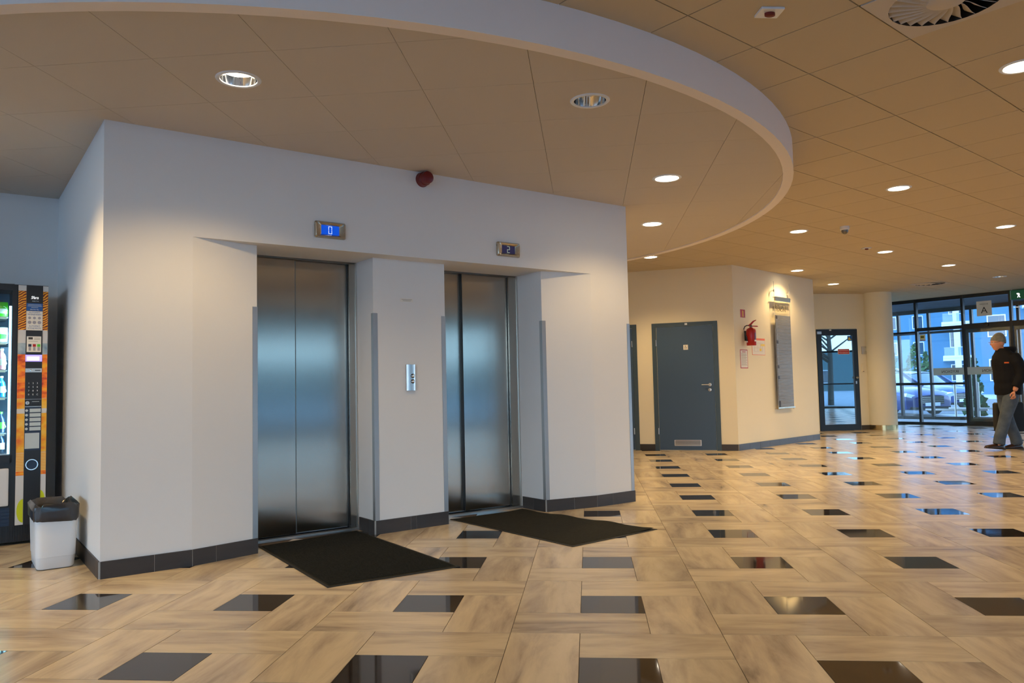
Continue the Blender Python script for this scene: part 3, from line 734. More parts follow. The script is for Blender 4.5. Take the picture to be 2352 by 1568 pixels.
cp(-.140, -.036, 1.332, 1.381, 'violet', 'display'); MB().box(-.131, -.053, -.0122, -.011, 1.340, 1.368).build('display_text', ['violet2'], cc)
cp(-.140, -.036, 1.252, 1.281, 'alu', 'coin_bar', y=-.014); MB().lathe([(0, -.019), (.008, -.018), (.008, -.013)], 16, (-.104, 0, 1.266), 'y').build('return_button', ['chrome'], cc)
MB().box(-.080, -.045, -.0150, -.013, 1.263, 1.269).build('coin_slot', ['black'], cc)
for r, row in enumerate(('123', '456', '789', '0EC')):
    for c, ch in enumerate(row):
        x, z = -.117 + .027 * c, 1.171 - .0277 * r
        kk = MB().box(x - .010, x + .010, -.013, -.0098, z - .010, z + .010).build('key', ['black'], cc, bevel=.001)
        text(ch, .016, kk, (x, -.0136, z), 'white', 'key_number')
cp(-.139, -.036, 1.052, 1.054, 'alu', 'seam_line'); cp(-.139, -.036, .998, 1.002, 'alu', 'seam_line')
MB().lathe([(0, -.017), (.0125, -.016), (.0125, -.0098)], 20, (-.124, 0, 1.027), 'y').build('lock', ['alu'], cc)
MB().box(-.1255, -.1225, -.018, -.0165, 1.020, 1.034).build('keyhole', ['black'], cc)
MB().box(-.099, -.047, -.016, -.0098, 1.009, 1.040).build('card_slot', ['black'], cc, bevel=.002); MB().box(-.095, -.050, -.0168, -.0155, 1.034, 1.037).build('slot_edge', ['greyl'], cc)
cp(-.1395, -.0355, .68, .998, 'navy', 'button_panel', y=-.0106)
for k in range(5):
    z = .971 - .0335 * k
    MB().lathe([(0, -.016), (.009, -.014), (.0095, -.010)], 16, (-.128, 0, z), 'y').build('round_button', ['greyl'], cc, smooth=50)
    MB().box(-.109, -.039, -.0125, -.0105, z - .013, z + .013).build('price_plate', ['greyl'], cc)
cp(-.137, -.046, .692, .806, 'greyl', 'lower_plate', y=-.0122)
MB().lathe([(.031, -.0105), (.034, -.017), (.040, -.017), (.0425, -.0105)], 32, (-.091, 0, .575), 'y').build('return_ring', ['chrome'], cc, smooth=40)
MB().lathe([(0, -.0112), (.031, -.0112)], 32, (-.091, 0, .575), 'y').build('return_cup', ['navy'], cc)
MB().box(-.86, -.232, -.030, -.004, .29, .56).build('delivery_flap', ['palep'], vm, bevel=.02)
b = MB()
for k in range(5): b.box(-.86, -.225, -.008, -.002, .155 + .024 * k, .168 + .024 * k)
b.box(-.86, -.225, -.002, 0, .145, .275)
b.build('intake_grille', ['navy'], vm)
b = MB()
for k in range(60): b.box(-.94 + .0155 * k, -.932 + .0155 * k, .034, .040, .02, .138)
b.build('kick_grille', ['black'], vm)
for x in (-.9, -.05): MB().lathe([(.02, 0), (.02, .02)], 12, (x, .1, 0), close=True).build('foot', ['black'], vm); MB().lathe([(.02, 0), (.02, .02)], 12, (x, .6, 0), close=True).build('foot', ['black'], vm)

# ------------------------------------------------------------------ waste bin
bx = root('waste_bin', 'white plastic waste bin with a black liner beside the vending machine', 'bin', F0.w(-.172, .675, 0), F0.d)
def rr(w_, d_, r, n=6):
    P = []
    for cx, cy, a0 in ((w_ - r, d_ - r, 0), (-w_ + r, d_ - r, 90), (-w_ + r, -d_ + r, 180), (w_ - r, -d_ + r, 270)):
        for k in range(n): a = radians(a0 + 90 * k / (n - 1)); P.append((cx + r * cos(a), cy + r * sin(a)))
    return P
def loft(rings, mname, name, parent, smooth=40, cap0=True, cap1=False):
    n = len(rings[0]); b = MB(); fs = [(j * n + k, j * n + (k + 1) % n, (j + 1) * n + (k + 1) % n, (j + 1) * n + k) for j in range(len(rings) - 1) for k in range(n)]
    if cap0: fs.append(tuple(range(n))[::-1])
    if cap1: fs.append(tuple((len(rings) - 1) * n + k for k in range(n)))
    b.add([p for r in rings for p in r], fs); return b.build(name, [mname], parent, smooth=smooth)
def zr(w_, d_, r, z): return [(p[0], p[1], z) for p in rr(w_, d_, r)]
loft([zr(.096, .175, .03, .004), zr(.103, .182, .034, .012), zr(.107, .188, .036, .075), zr(.1095, .191, .037, .077), zr(.118, .204, .042, .375), zr(.114, .200, .040, .375), zr(.096, .176, .034, .03)], 'white', 'bin_body', bx)
rim = zr(.120, .206, .044, 0); n = len(rim)
rings = []
rnd = random.Random(3)
ph = [rnd.uniform(0, 6) for _ in range(6)]
def wob(k, s=1, f=3): t = 2 * pi * k / n; return s * (.5 * sin(f * t + ph[0]) + .3 * sin(2 * f * t + ph[1]) + .2 * sin(5 * f * t + ph[2]))
rings.append([(p[0] * 1.035, p[1] * 1.02, .300 + .014 * wob(k, 1, 2)) for k, p in enumerate(rim)])
rings.append([(p[0] * 1.045 + .003 * wob(k, 1, 5), p[1] * 1.03, .318 + .010 * wob(k, 1, 3)) for k, p in enumerate(rim)])
rings.append([(p[0] * 1.05, p[1] * 1.035, .352 + .006 * wob(k, 1, 4)) for k, p in enumerate(rim)])
rings.append([(p[0] * (1.06 + .03 * wob(k, 1, 4)), p[1] * (1.04 + .02 * wob(k, 1, 3)), .385 + .010 * wob(k, 1, 3)) for k, p in enumerate(rim)])
rings.append([(p[0] * (.95 + .05 * wob(k, 1, 5)), p[1] * (.96 + .03 * wob(k, 1, 4)), .398 + .014 * wob(k, 1, 4)) for k, p in enumerate(rim)])
rings.append([(p[0] * (.80 + .10 * wob(k, 1, 6)), p[1] * (.86 + .06 * wob(k, 1, 5)), .375 + .018 * wob(k, 1, 5)) for k, p in enumerate(rim)])
rings.append([(p[0] * (.74 + .12 * wob(k, 1, 4)), p[1] * (.8 + .07 * wob(k, 1, 6)), .34) for k, p in enumerate(rim)])
rings.append([(p[0] * .6, p[1] * .7, .25) for k, p in enumerate(rim)])
loft(rings, 'bag', 'bin_liner', bx, smooth=50, cap0=False, cap1=True)

# ------------------------------------------------------------------ blue doors
def blue_door(name, label, t0, t1, h=2.06, marks=True):
    o = root(name, label, 'door', Fb.w(t0, 0, 0), Fb.d, kind='structure'); W = t1 - t0
    b = MB().box(0, .07, -.014, .02, 0, h).box(W - .07, W, -.014, .02, 0, h).box(.07, W - .07, -.014, .02, h - .06, h)
    b.build('door_frame', ['frameblue'], o)
    lf = MB().box(.074, W - .074, -.006, .02, .008, h - .064).build('door_leaf', ['doorblue'], o)
    for z in (1.74, .31):
        MB().lathe([(.009, 0), (.009, .10)], 12, (.066 if marks else W - .08, -.018, z - .05), close=True).build('hinge', ['alu'], o, smooth=40)
    if marks:
        W1 = W - .145
        h_ = MB().lathe([(.026, 0), (.026, -.008), (.02, -.010), (0, -.010)], 20, (W1, -.006, 1.046), 'y').build('handle_rose', ['alu'], o, smooth=40)
        MB().tube([(W1, -.012, 1.046), (W1, -.05, 1.046), (W1 - .015, -.056, 1.046), (W1 - .125, -.056, 1.046)], .009, 10).build('handle', ['alu'], o, smooth=50)
        MB().lathe([(.026, 0), (.026, -.008), (.02, -.010), (0, -.010)], 20, (W1 - .004, -.006, .965), 'y').build('lock_rose', ['alu'], o, smooth=40)
        MB().box(W1 - .007, W1 - .001, -.018, -.015, .953, .972).build('keyhole', ['black'], o)
        g = MB().box(.31, .735, -.014, -.006, .075, .168).build('vent_frame', ['alu'], o)
        for k in range(5): MB().box(.328, .717, -.017, -.012, .088 + .0135 * k, .094 + .0135 * k).build('vent_slat', ['alu'], g)
        MB().box(.325, .720, -.0148, -.0135, .084, .158).build('vent_opening', ['black'], g)
        MB().box(.535, .575, -.022, -.013, h - .045, h - .015).build('door_contact', ['white'], o)
        sgn = root('toilet_sign', 'small white wheelchair symbol sign on the blue-grey door', 'sign', Fb.w(t0 + .538, -.007, 1.655), Fb.d)
        MB().box(-.037, .037, -.003, 0, -.04, .04).build('plate', ['paper'], sgn)
        b = MB().lathe([(0, -.0045), (.0055, -.0045), (.0055, -.003)], 12, (-.004, 0, .022), 'y')
        b.prism([(-.007, .016), (-.002, .016), (-.001, .003), (.012, .003), (.019, -.016), (.014, -.018), (.009, -.001), (-.006, -.001)], -.0042, -.003, axis='y')
        P = [(-.004 + .0145 * cos(a), -.009 + .0145 * sin(a)) for a in [radians(120 + 17 * k) for k in range(14)]]; Q = [(-.004 + .0115 * cos(a), -.009 + .0115 * sin(a)) for a in [radians(120 + 17 * k) for k in range(14)]]
        for k in range(13): b.prism([P[k], P[k + 1], Q[k + 1], Q[k]], -.0042, -.003, axis='y')
        b.build('wheelchair_symbol', ['dark'], sgn)
blue_door('door_3', 'blue-grey door with a wheelchair sign, a lever handle and a low vent grille', .298, 1.342)
blue_door('door_4', 'blue-grey door mostly hidden behind the corner of the lift wall', -.98, .047, marks=False)

# ------------------------------------------------------------------ things on the angled wall
def wsign(name, label, cat, t0, t1, z0, z1, m, d=.002):
    o = root(name, label, cat, Fa.w((t0 + t1) / 2, 0, (z0 + z1) / 2), Fa.d)
    MB().box(-(t1 - t0) / 2, (t1 - t0) / 2, -d, 0, -(z1 - z0) / 2, (z1 - z0) / 2).build('board', [m], o); return o
o = wsign('extinguisher_sign', 'small red sign with a yellow extinguisher symbol above the extinguisher', 'sign', .211, .358, 2.112, 2.242, 'redl')
MB().box(-.018, .022, -.0032, -.002, -.052, .035).prism([(-.010, .035), (.014, .035), (.006, .055), (-.002, .055)], -.0032, -.002, axis='y').build('symbol', ['yellow'], o)
MB().box(-.004, .008, -.0042, -.003, -.045, .025).build('symbol_core', ['orange'], o)
o = wsign('safety_notice', 'white instruction sheet in a red frame under the extinguisher', 'notice', .155, .389, 1.294, 1.595, 'redl')
MB().box(-.104, .104, -.0032, -.002, -.138, .138).build('sheet', ['paper'], o)
b = MB()
for k in range(15): b.box(-.085, .06 + .03 * ((k * 7) % 3) / 2, -.0042, -.003, .085 - .0135 * k, .0885 - .0135 * k)
b.build('print_lines', ['lettering'], o)
MB().box(-.055, .05, -.0042, -.003, .108, .118).build('heading', ['redl'], o)
o = wsign('evacuation_plan', 'white evacuation plan with an orange heading behind the extinguisher', 'notice', .542, .973, 1.513, 1.789, 'orange')
MB().box(-.209, .209, -.0032, -.002, -.131, .105).build('sheet', ['paper'], o)
b = MB()
for x0, x1, z0, z1 in ((-.15, .12, .06, .062), (-.15, -.148, -.08, .06), (.12, .122, -.08, .06), (-.15, .12, -.08, -.078), (-.03, -.028, -.08, .06), (.05, .052, -.02, .06), (-.15, .12, -.02, -.018)): b.box(x0, x1, -.0042, -.003, z0, z1)
b.build('plan_lines', ['groutl'], o)
MB().box(.07, .20, -.0042, -.003, .012, .045).box(.03, .09, -.0042, -.003, -.07, -.03).build('plan_mark', ['yellow'], o)

ex = root('fire_extinguisher', 'red fire extinguisher with a black hose hanging on the angled wall', 'fire extinguisher', Fa.w(.32, -.115, 1.655), Fa.d - 28)
MB().lathe([(0, 0), (.070, 0), (.075, .006), (.075, .235), (.068, .262), (.045, .280), (.022, .286), (.022, .30), (0, .30)], 32).build('cylinder', ['red'], ex, smooth=40)
MB().lathe([(.024, .296), (.024, .318), (.016, .330)], 16, close=True).build('valve', ['steeld'], ex, smooth=40)
b = MB().prism([(-.045, .325), (.01, .318), (.115, .316), (.130, .304), (.118, .300), (.02, .306), (-.045, .312)], -.010, .010, axis='y')
b.prism([(-.040, .330), (-.01, .350), (.045, .395), (.095, .412), (.100, .405), (.055, .380), (.012, .335), (-.02, .322)], -.010, .010, axis='y')
b.build('lever_handle', ['redl'], ex)
P = [(-.03, 0, .318), (-.07, -.005, .322), (-.115, -.01, .305), (-.135, -.01, .265), (-.13, -.01, .22), (-.105, -.01, .17), (-.088, -.01, .13), (-.085, -.01, .07), (-.085, -.01, .04)]
MB().tube(P, [.008] * 7 + [.011, .013], 10).build('hose', ['black'], ex, smooth=50)
MB().lathe([(.0, 0), (.012, 0), (.012, .02), (.0, .02)], 12, (-.085, -.01, .05)).build('nozzle_clip', ['white'], ex)
b = MB(); vs, fs = [], []
for k in range(9):
    a = radians(-95 + 8 * k + 10); vs += [(.0758 * cos(a), .0758 * sin(a), .075), (.0758 * cos(a), .0758 * sin(a), .20)]
fs = [(2 * k, 2 * k + 2, 2 * k + 3, 2 * k + 1) for k in range(8)]; b.add(vs, fs).build('label', ['dred'], ex)
vs = [(v[0] * 1.004, v[1] * 1.004, .062 if v[2] < .1 else .088) for v in vs]; MB().add(vs, fs).build('label_band', ['paper'], ex)
MB().box(-.02, .02, .072, .106, .08, .24).build('wall_bracket', ['black'], ex, rot=(0, 0, radians(28)))

o = root('directory_sign', 'tall grey tenant directory hung on cords, lettered IRYDION', 'sign', Fa.w(1.52, -.06, 1.45), Fa.d)
b = MB()
for x in (-.278, .278): b.tube([(x, 0, 1.32), (x, 0, -.86)], .003, 6)
b.build('cord', ['alu'], o)
for x in (-.278, .278):
    MB().lathe([(.011, -.02), (.011, .02)], 12, (x, 0, 1.16), close=True).build('cord_clamp', ['alu'], o); MB().tube([(x, 0, 1.16), (x, .06, 1.16)], .005, 8).build('wall_pin', ['alu'], o)
    MB().tube([(x, 0, -.84), (x, .06, -.84)], .005, 8).build('wall_pin', ['alu'], o)
MB().tube([(-.32, -.004, 1.045), (.32, -.004, 1.045)], .008, 8).build('top_rod', ['alu'], o)
MB().box(-.272, .272, -.02, .004, .99, 1.062).build('top_rail', ['gold'], o, bevel=.004)
MB().box(-.30, .30, -.015, .004, -.835, -.812).build('bottom_rail', ['gold'], o, bevel=.003)
hp = MB().box(-.268, .268, -.006, -.002, .752, .99).build('header_plate', [glass_mat('clear_acrylic', (.98, .97, .93), .03)], o)
text('IRYDION', .108, o, (.005, -.0075, .885), 'lettering', 'lettering', xs=1.08, depth=.002)
text('IRYDION', .108, o, (.0, .0585, .858), 'lettering', 'lettering', xs=1.08, depth=.001)  # copy of the letters at the wall stands in for their cast shadow
nrow = 26; zt, zb = .748, -.812; rh = (zt - zb) / nrow
for k in range(nrow):
    z1_ = zt - k * rh
    r_ = MB().box(-.268, .268, -.008, -.001, z1_ - rh + .0015, z1_ - .0005).build('name_plate', ['dirpan'], o)
    w_ = (.02 + .09 * ((k * 37) % 7) / 7)
    MB().box(-.18, -.18 + w_ * 2, -.0088, -.008, z1_ - rh * .6, z1_ - rh * .42).build('print_line', ['lettering'], r_)
for k, h_ in ((0, 1), (7, 1), (14, 1), (17, 1), (24, 2)):
    z1_ = zt - k * rh - .012
    q = MB().box(-.262, -.205, -.0095, -.008, z1_ - .052 * h_, z1_).build('floor_mark', ['dark'], o)

# ------------------------------------------------------------------ glazed door
gd = root('door_5', 'dark framed glazed door reflecting the lobby, beside the round column', 'door', Fg.w(0, .0, 0), Fg.d, kind='structure')
b = MB().box(-.013, .10, -.01, .05, 0, 2.17).box(.835, .945, -.01, .05, 0, 2.17).box(.10, .835, -.01, .05, 2.04, 2.17).box(.10, .835, -.01, .05, 0, .13)
b.build('door_frame', ['winframe'], gd)
MB().box(.10, .835, .012, .018, .13, 2.04).build('glass_pane', ['mirror'], gd)
MB().box(.0, .10, -.022, -.01, 2.07, 2.125).build('door_closer', ['alu'], gd); MB().box(.29, .335, -.018, -.01, 2.14, 2.165).build('door_contact', ['white'], gd)
MB().lathe([(.0, -.06), (.024, -.055), (.028, -.04), (.012, -.02), (.014, 0)], 16, (.872, -.01, 1.125), 'y').build('door_knob', ['gold'], gd, smooth=50)
MB().box(.86, .888, -.016, -.01, .99, 1.05).build('lock_plate', ['alu'], gd)
o = root('warning_sticker', 'red notice sticker with two pale lines on the glazed door', 'sticker', Fg.w(.620, .0115, 1.69), Fg.d)
MB().box(-.135, .135, -.002, 0, -.056, .056).build('sticker_sheet', ['paper'], o); MB().box(-.128, .128, -.003, -.002, -.050, .050).build('sticker_face', ['redl'], o)
text('NIEUPOWAŻNIONYM', .027, o, (0, -.0036, .020), 'paper', 'sticker_text', xs=.85); text('WSTĘP WZBRONIONY', .027, o, (0, -.0036, -.024), 'paper', 'sticker_text', xs=.85)
o = root('alarm_sticker', 'blue sticker with a yellow symbol in the top corner of the glazed door', 'sticker', Fg.w(.775, .0115, 1.972), Fg.d)
MB().box(-.05, .05, -.002, 0, -.055, .055).build('sticker_sheet', ['blue'], o)
MB().prism([(-.035, -.035), (.035, -.035), (.038, -.02), (.012, -.01), (-.005, .03), (-.02, .025), (-.028, .0)], -.003, -.002, axis='y').build('symbol', ['yellow'], o)
o = root('intercom_box', 'silver box on the cream wall right of the glazed door', 'intercom', Fg.w(1.11, 0, 1.71), Fg.d)
MB().box(-.078, .078, -.035, 0, -.082, .082).build('housing', ['alu'], o, bevel=.008); MB().box(-.03, .05, -.038, -.034, -.02, .05).build('cover', ['chrome'], o)
o = root('wall_handset', 'small cream wall unit below the silver box near the glazed door', 'wall switch', Fg.w(1.045, 0, 1.33), Fg.d)
MB().box(-.028, .028, -.025, 0, -.09, .09).build('housing', ['wallw'], o, bevel=.006); MB().box(-.016, .016, -.030, -.024, -.085, -.07).build('button', ['lettering'], o)

# round column with metal foot
o = root('round_column', 'round cream column with a brass coloured foot beside the entrance', 'column', (6.345, 13.66, 0))
MB().lathe([(.275, .10), (.275, Z2)], 48, close=True).build('shaft', ['wallw'], o, smooth=40)
MB().lathe([(.280, 0), (.280, .105), (.274, .108)], 48, close=True).build('metal_foot', [mat('brass_foot', (.55, .42, .22), .2, 1)], o, smooth=40)

# ------------------------------------------------------------------ entrance glazing
def glazing(name, label, fr, ts, zs, y=0, mw=.05, panes=True, glassm='glass', skip=()):
    o = root(name, label, 'window', (fr.x, fr.y, 0), fr.d, kind='structure')
    for t in ts: MB().box(t - mw / 2, t + mw / 2, y - .04, y + .06, 0, Z2).build('mullion', ['winframe'], o)
    for k in range(len(ts) - 1):
        a, c = ts[k] + mw / 2, ts[k + 1] - mw / 2
        zz = zs(k) if callable(zs) else zs
        for z0, z1 in zz: MB().box(a, c, y - .03, y + .05, z0, z1).build('transom', ['winframe'], o)
        if panes and k not in skip:
            ed = [(zz[i][1], zz[i + 1][0]) for i in range(len(zz) - 1)]
            for z0, z1 in ed: MB().box(a, c, y + .004, y + .010, z0, z1).build('pane', [glassm], o)
    return o
ts1 = [-1.72, -.4, .60, 1.63, 2.60, 3.6, 4.6, 5.6, 6.6, 7.6, 8.6, 9.6, 10.6, 11.6, 12.6, 13.58, 14.4, 15.15]
def zs1(k):
    if ts1[k] < .5: return [(0, .06), (.92, .98), (2.14, 2.19), (2.86, Z2)]
    if ts1[k] < 1.0: return [(0, .06), (.92, .97), (2.18, 2.26), (2.86, Z2)]
    if ts1[k] < 3.0: return [(0, .10), (2.16, 2.28), (2.86, Z2)]
    return [(0, .06), (.92, .97), (2.18, 2.26), (2.86, Z2)]
w1 = glazing('window_1', 'black framed entrance glazing at the right end of the lobby', Fe, ts1, zs1)
# sliding door leaf frames
MB().box(1.655, 1.72, .02, .06, .10, 2.16).box(2.52, 2.575, .02, .06, .10, 2.16).box(1.72, 2.52, .02, .06, .10, .17).box(1.72, 2.52, .02, .06, 2.08, 2.16).build('sliding_leaf', ['winframe'], w1)
MB().box(2.62, 2.68, .02, .06, .10, 2.16).box(3.52, 3.575, .02, .06, .10, 2.16).box(2.68, 3.52, .02, .06, .10, .17).box(2.68, 3.52, .02, .06, 2.08, 2.16).build('sliding_leaf', ['winframe'], w1)
MB().lathe([(0, -.05), (.045, -.045), (.05, -.03), (.05, 0)], 16, (2.12, -.03, 2.235), 'y').build('door_sensor', ['black'], w1)
film = mat('frosted_film', (.62, .72, .74), .5)
for t0, t1 in ((.93, 1.60), (1.66, 2.58), (2.63, 3.57)):
    bd_ = MB().box(t0, t1, .0005, .0035, 1.138, 1.305).build('film_band', [film], w1)
    text('IRYDION', .085, bd_, ((t0 + t1) / 2 + .03, -.001, 1.215), 'dark', 'band_lettering', mirror=True, xs=1.1)
o = root('door_sticker', 'white and yellow sticker on the glazing left of the sliding door', 'sticker', Fe.w(.725, .003, 2.03), Fe.d)
MB().box(-.065, .065, -.003, 0, -.075, .075).build('sticker_sheet', ['paper'], o); MB().box(-.045, .045, -.004, -.003, -.02, .05).build('symbol', ['yellow'], o)
MB().box(-.036, .036, -.005, -.004, .0, .030).build('symbol_core', ['dark'], o); MB().box(-.065, .065, -.004, -.003, -.075, -.06).build('red_edge', ['redl'], o)
o = root('entrance_sign', 'square white sign with a large letter A on the entrance glazing', 'sign', Fe.w(2.10, -.06, 2.59), Fe.d)
MB().box(-.152, .152, -.006, 0, -.165, .165).build('board', ['paper'], o); text('A', .20, o, (0, -.008, -.045), 'dark', 'lettering', depth=.001); text('WEJŚCIE', .045, o, (0, -.008, .095), 'lettering', 'lettering', depth=.001)
MB().box(-.13, -.12, 0, .06, .1, .11).box(.12, .13, 0, .06, .1, .11).build('fixing', ['alu'], o)
o = root('exit_sign', 'green exit sign hanging from the ceiling at the right edge', 'sign', Fe.w(2.86, -.3, 2.80), Fe.d)
MB().box(-.16, .16, -.012, .012, -.10, .10).build('board', ['green'], o, bevel=.003); MB().box(-.145, -.135, -.02, -.01, -.10, .10).build('lit_edge', ['white_em'] if False else ['greyl'], o)
b = MB().tube([(-.12, 0, .10), (-.12, 0, .14)], .004, 6).tube([(.12, 0, .10), (.12, 0, .14)], .004, 6); b.build('hanger', ['alu'], o)
b = MB().prism([(-.02, -.06), (.0, -.01), (-.03, .02), (-.02, .035), (.02, .03), (.035, .0), (.02, -.01), (.04, -.06), (.025, -.065), (.008, -.025), (-.005, -.065)], -.0135, -.012, axis='y')
b.build('running_symbol', ['white_em'], o)

# vestibule layer
ts2 = [-2.2, -.99, -.20, .845, 1.9, 3.0, 4.2]
Fe2 = Fr(*Fe.w(0, 2.5)[:2], Fe.d)
glazing('window_2', 'outer glazed wall of the entrance porch beyond the first glazing', Fe2, ts2, [(0, .08), (2.25, 2.31), (2.80, 2.94)], mw=.06)
o = MB().box(-1.9, 4.3, .05, 2.6, 2.90, 3.1).build('trim_2', ['facaded'], loc=(Fe.x, Fe.y, 0), rot=(0, 0, radians(Fe.d))); tag(o, 'dark flat roof over the entrance porch', 'porch roof', kind='structure')
o = MB().box(-1.9, 4.3, .04, 2.6, -.05, -.001).build('trim_3', ['pave'], loc=(Fe.x, Fe.y, 0), rot=(0, 0, radians(Fe.d))); tag(o, 'pale porch floor between the two glazed walls', 'floor', kind='structure')
# other two glazed sides of the lobby
def side(name, label, A, B, n, gm='glasst'):
    d = atan2(B[1] - A[1], B[0] - A[0]); L = hypot(B[0] - A[0], B[1] - A[1]); fr = Fr(A[0], A[1], math.degrees(d))
    return glazing(name, label, fr, [L * k / n for k in range(n + 1)], [(0, .06), (.92, .97), (2.18, 2.25), (2.86, Z2)], glassm=gm)
side('window_3', 'long glazed wall of the lobby facing the lifts', PE, PS, 16)
side('window_4', 'glazed wall of the lobby facing the vending machine', PS, PW, 9, 'glass')

# ------------------------------------------------------------------ outside
for nm, lb, m_, pts, z in (('pavement', 'pale pavement outside the entrance glazing', 'pave', [(-160, -160), (160, -160), (160, 160), (-160, 160)], -.07),):
    o = MB().prism(pts, z - .2, z).build(nm, [m_]); tag(o, lb, 'ground', kind='structure')
o = MB().box(-20, 40, 7.5, 26, -.07, -.06).build('roadway', ['asph'], loc=(Fe.x, Fe.y, 0), rot=(0, 0, radians(Fe.d))); tag(o, 'dark asphalt parking lane under the parked cars', 'road', kind='structure')

def car(label, loc, deg, paint, s=1.0):
    o = root('car', label, 'car', (*loc, -.06), deg, 'cars parked outside the entrance')
    # front towards -x ; sections: (x, half width, bottom z, shoulder z, roof half width, roof z)
    W = .90
    sec = [(-2.25, .62, .28, .55, 0, .62), (-2.12, .80, .20, .66, 0, .74), (-1.7, .88, .18, .74, 0, .84), (-.95, .90, .18, .84, 0, .93), (-.1, .90, .18, .88, 0, .94), (1.2, .90, .18, .92, 0, .97), (1.9, .88, .20, .90, 0, .98), (2.2, .80, .25, .80, 0, .86), (2.28, .68, .35, .65, 0, .70)]
    rings = []
    for x, w_, b0, sh, _, top in sec:
        rings.append([(x, -w_ * .96, b0), (x, -w_, b0 + .16), (x, -w_ * 1.0, sh - .08), (x, -w_ * .93, sh), (x, -w_ * .55, top), (x, 0, top + .02), (x, w_ * .55, top), (x, w_ * .93, sh), (x, w_, sh - .08), (x, w_, b0 + .16), (x, w_ * .96, b0)])
    n = 11; fs = [(j * n + k, j * n + k + 1, (j + 1) * n + k + 1, (j + 1) * n + k) for j in range(len(rings) - 1) for k in range(n - 1)] + [(j * n + n - 1, j * n, (j + 1) * n, (j + 1) * n + n - 1) for j in range(len(rings) - 1)]
    fs += [tuple(range(n)), tuple((len(rings) - 1) * n + k for k in range(n))]
    b = MB().add([p for r in rings for p in r], fs); b.build('car_body', [paint], o, smooth=35)
    cab = [(-1.0, .80, .90, .90), (-.35, .66, .9, 1.33), (.3, .62, .92, 1.42), (1.1, .62, .94, 1.38), (1.95, .74, .94, .98)]
    rings = [[(x, -.80 if i < 5 else -.8, b0), (x, -w_, (b0 + z) / 2 + .12 if z > 1 else z), (x, -w_ * .92, z - .02), (x, 0, z), (x, w_ * .92, z - .02), (x, w_, (b0 + z) / 2 + .12 if z > 1 else z), (x, .80, b0)] for i, (x, w_, b0, z) in enumerate(cab)]
    n = 7; fs = [(j * n + k, j * n + k + 1, (j + 1) * n + k + 1, (j + 1) * n + k) for j in range(4) for k in range(n - 1)]
    MB().add([p for r in rings for p in r], fs).build('windows', ['carglass'], o, smooth=25)
    rf = [[(x, -w_ * .90, z - .012), (x, 0, z + .014), (x, w_ * .90, z - .012)] for x, w_, b0, z in [(-.30, .66, 0, 1.345), (.3, .62, 0, 1.425), (1.1, .62, 0, 1.39), (1.25, .64, 0, 1.32)]]
    MB().add([p for r in rf for p in r], [(j * 3 + k, j * 3 + k + 1, j * 3 + k + 4, j * 3 + k + 3) for j in range(3) for k in range(2)]).build('roof', [paint], o, smooth=40)
    b = MB()
    for sgy in (-1, 1):
        b.tube([(-1.0, sgy * .78, .91), (-.33, sgy * .62, 1.34)], .03, 6).tube([(1.95, sgy * .72, .96), (1.15, sgy * .58, 1.36)], .035, 6)
    b.build('pillars', [paint], o)
    for x in (-1.4, 1.35):
        for sy in (-1, 1):
            wh = MB().lathe([(.20, -.1), (.31, -.1), (.33, -.07), (.33, .07), (.31, .1), (.20, .1)], 28, (x, sy * .80, .33), 'y').build('tyre', ['tyre'], o, smooth=40)
            b = MB().lathe([(.20, -.09), (.21, .09)], 24, (x, sy * .80, .33), 'y')
            for k in range(9):
                a = 2 * pi * k / 9; b.tube([(x, sy * .89, .33), (x + .2 * cos(a), sy * .89, .33 + .2 * sin(a))], .016, 5)
            b.build('rim', ['alu'], wh)
    for sy in (-1, 1):
        b = MB().prism([(sy * .50, .62), (sy * .82, .70), (sy * .86, .60), (sy * .56, .52)], -2.20, -2.02, axis='x'); b.build('headlight', ['light'], o)
    g = MB().box(-2.275, -2.2, -.42, .42, .36, .60).build('grille', ['tyre'], o)
    for k in range(4): MB().box(-2.29, -2.27, -.40, .40, .39 + .055 * k, .405 + .055 * k).build('grille_bar', ['alu'], g)
    MB().box(-2.30, -2.28, -.26, .26, .30, .40).build('number_plate', ['white'], o)
    MB().box(-2.22, -2.1, -.7, .7, .20, .28).build('lower_intake', ['tyre'], o)
    for sy in (-1, 1): MB().box(-.75, -.6, sy * .86 - .07, sy * .86 + .07, .92, 1.03).build('wing_mirror', [paint], o, bevel=.02)
    return o
def dirp(px, dist):
    d = fw * 1778.21 + rt * (px - 1176); d.z = 0; d.normalize(); return (CAM.x + d.x * dist, CAM.y + d.y * dist)
def park(px, dist, hd):
    x, y = dirp(px, dist); return (x - 2.2 * cos(radians(hd)), y - 2.2 * sin(radians(hd)))
car('dark blue parked car seen through the left part of the glazing', park(2130, 27, 288), 108, 'carblue')
car('lighter blue parked car behind the first, beside the barrier post', park(2206, 31.5, 288), 108, 'carblue2')
for k, (x, y) in enumerate((dirp(2187, 24.5), dirp(2240, 25.5))):
    o = root('barrier_post', ['thin metal post outside in front of the cars', 'second metal post outside, further right'][k], 'post', (x, y, -.07))
    MB().lathe([(.03, 0), (.03, 1.0), (.02, 1.02)], 12, close=True).build('post', ['alu'], o); MB().box(-.8, .8, -.015, .015, .25, .30).build('rail', ['alu'], o, rot=(0, 0, radians(-46)))

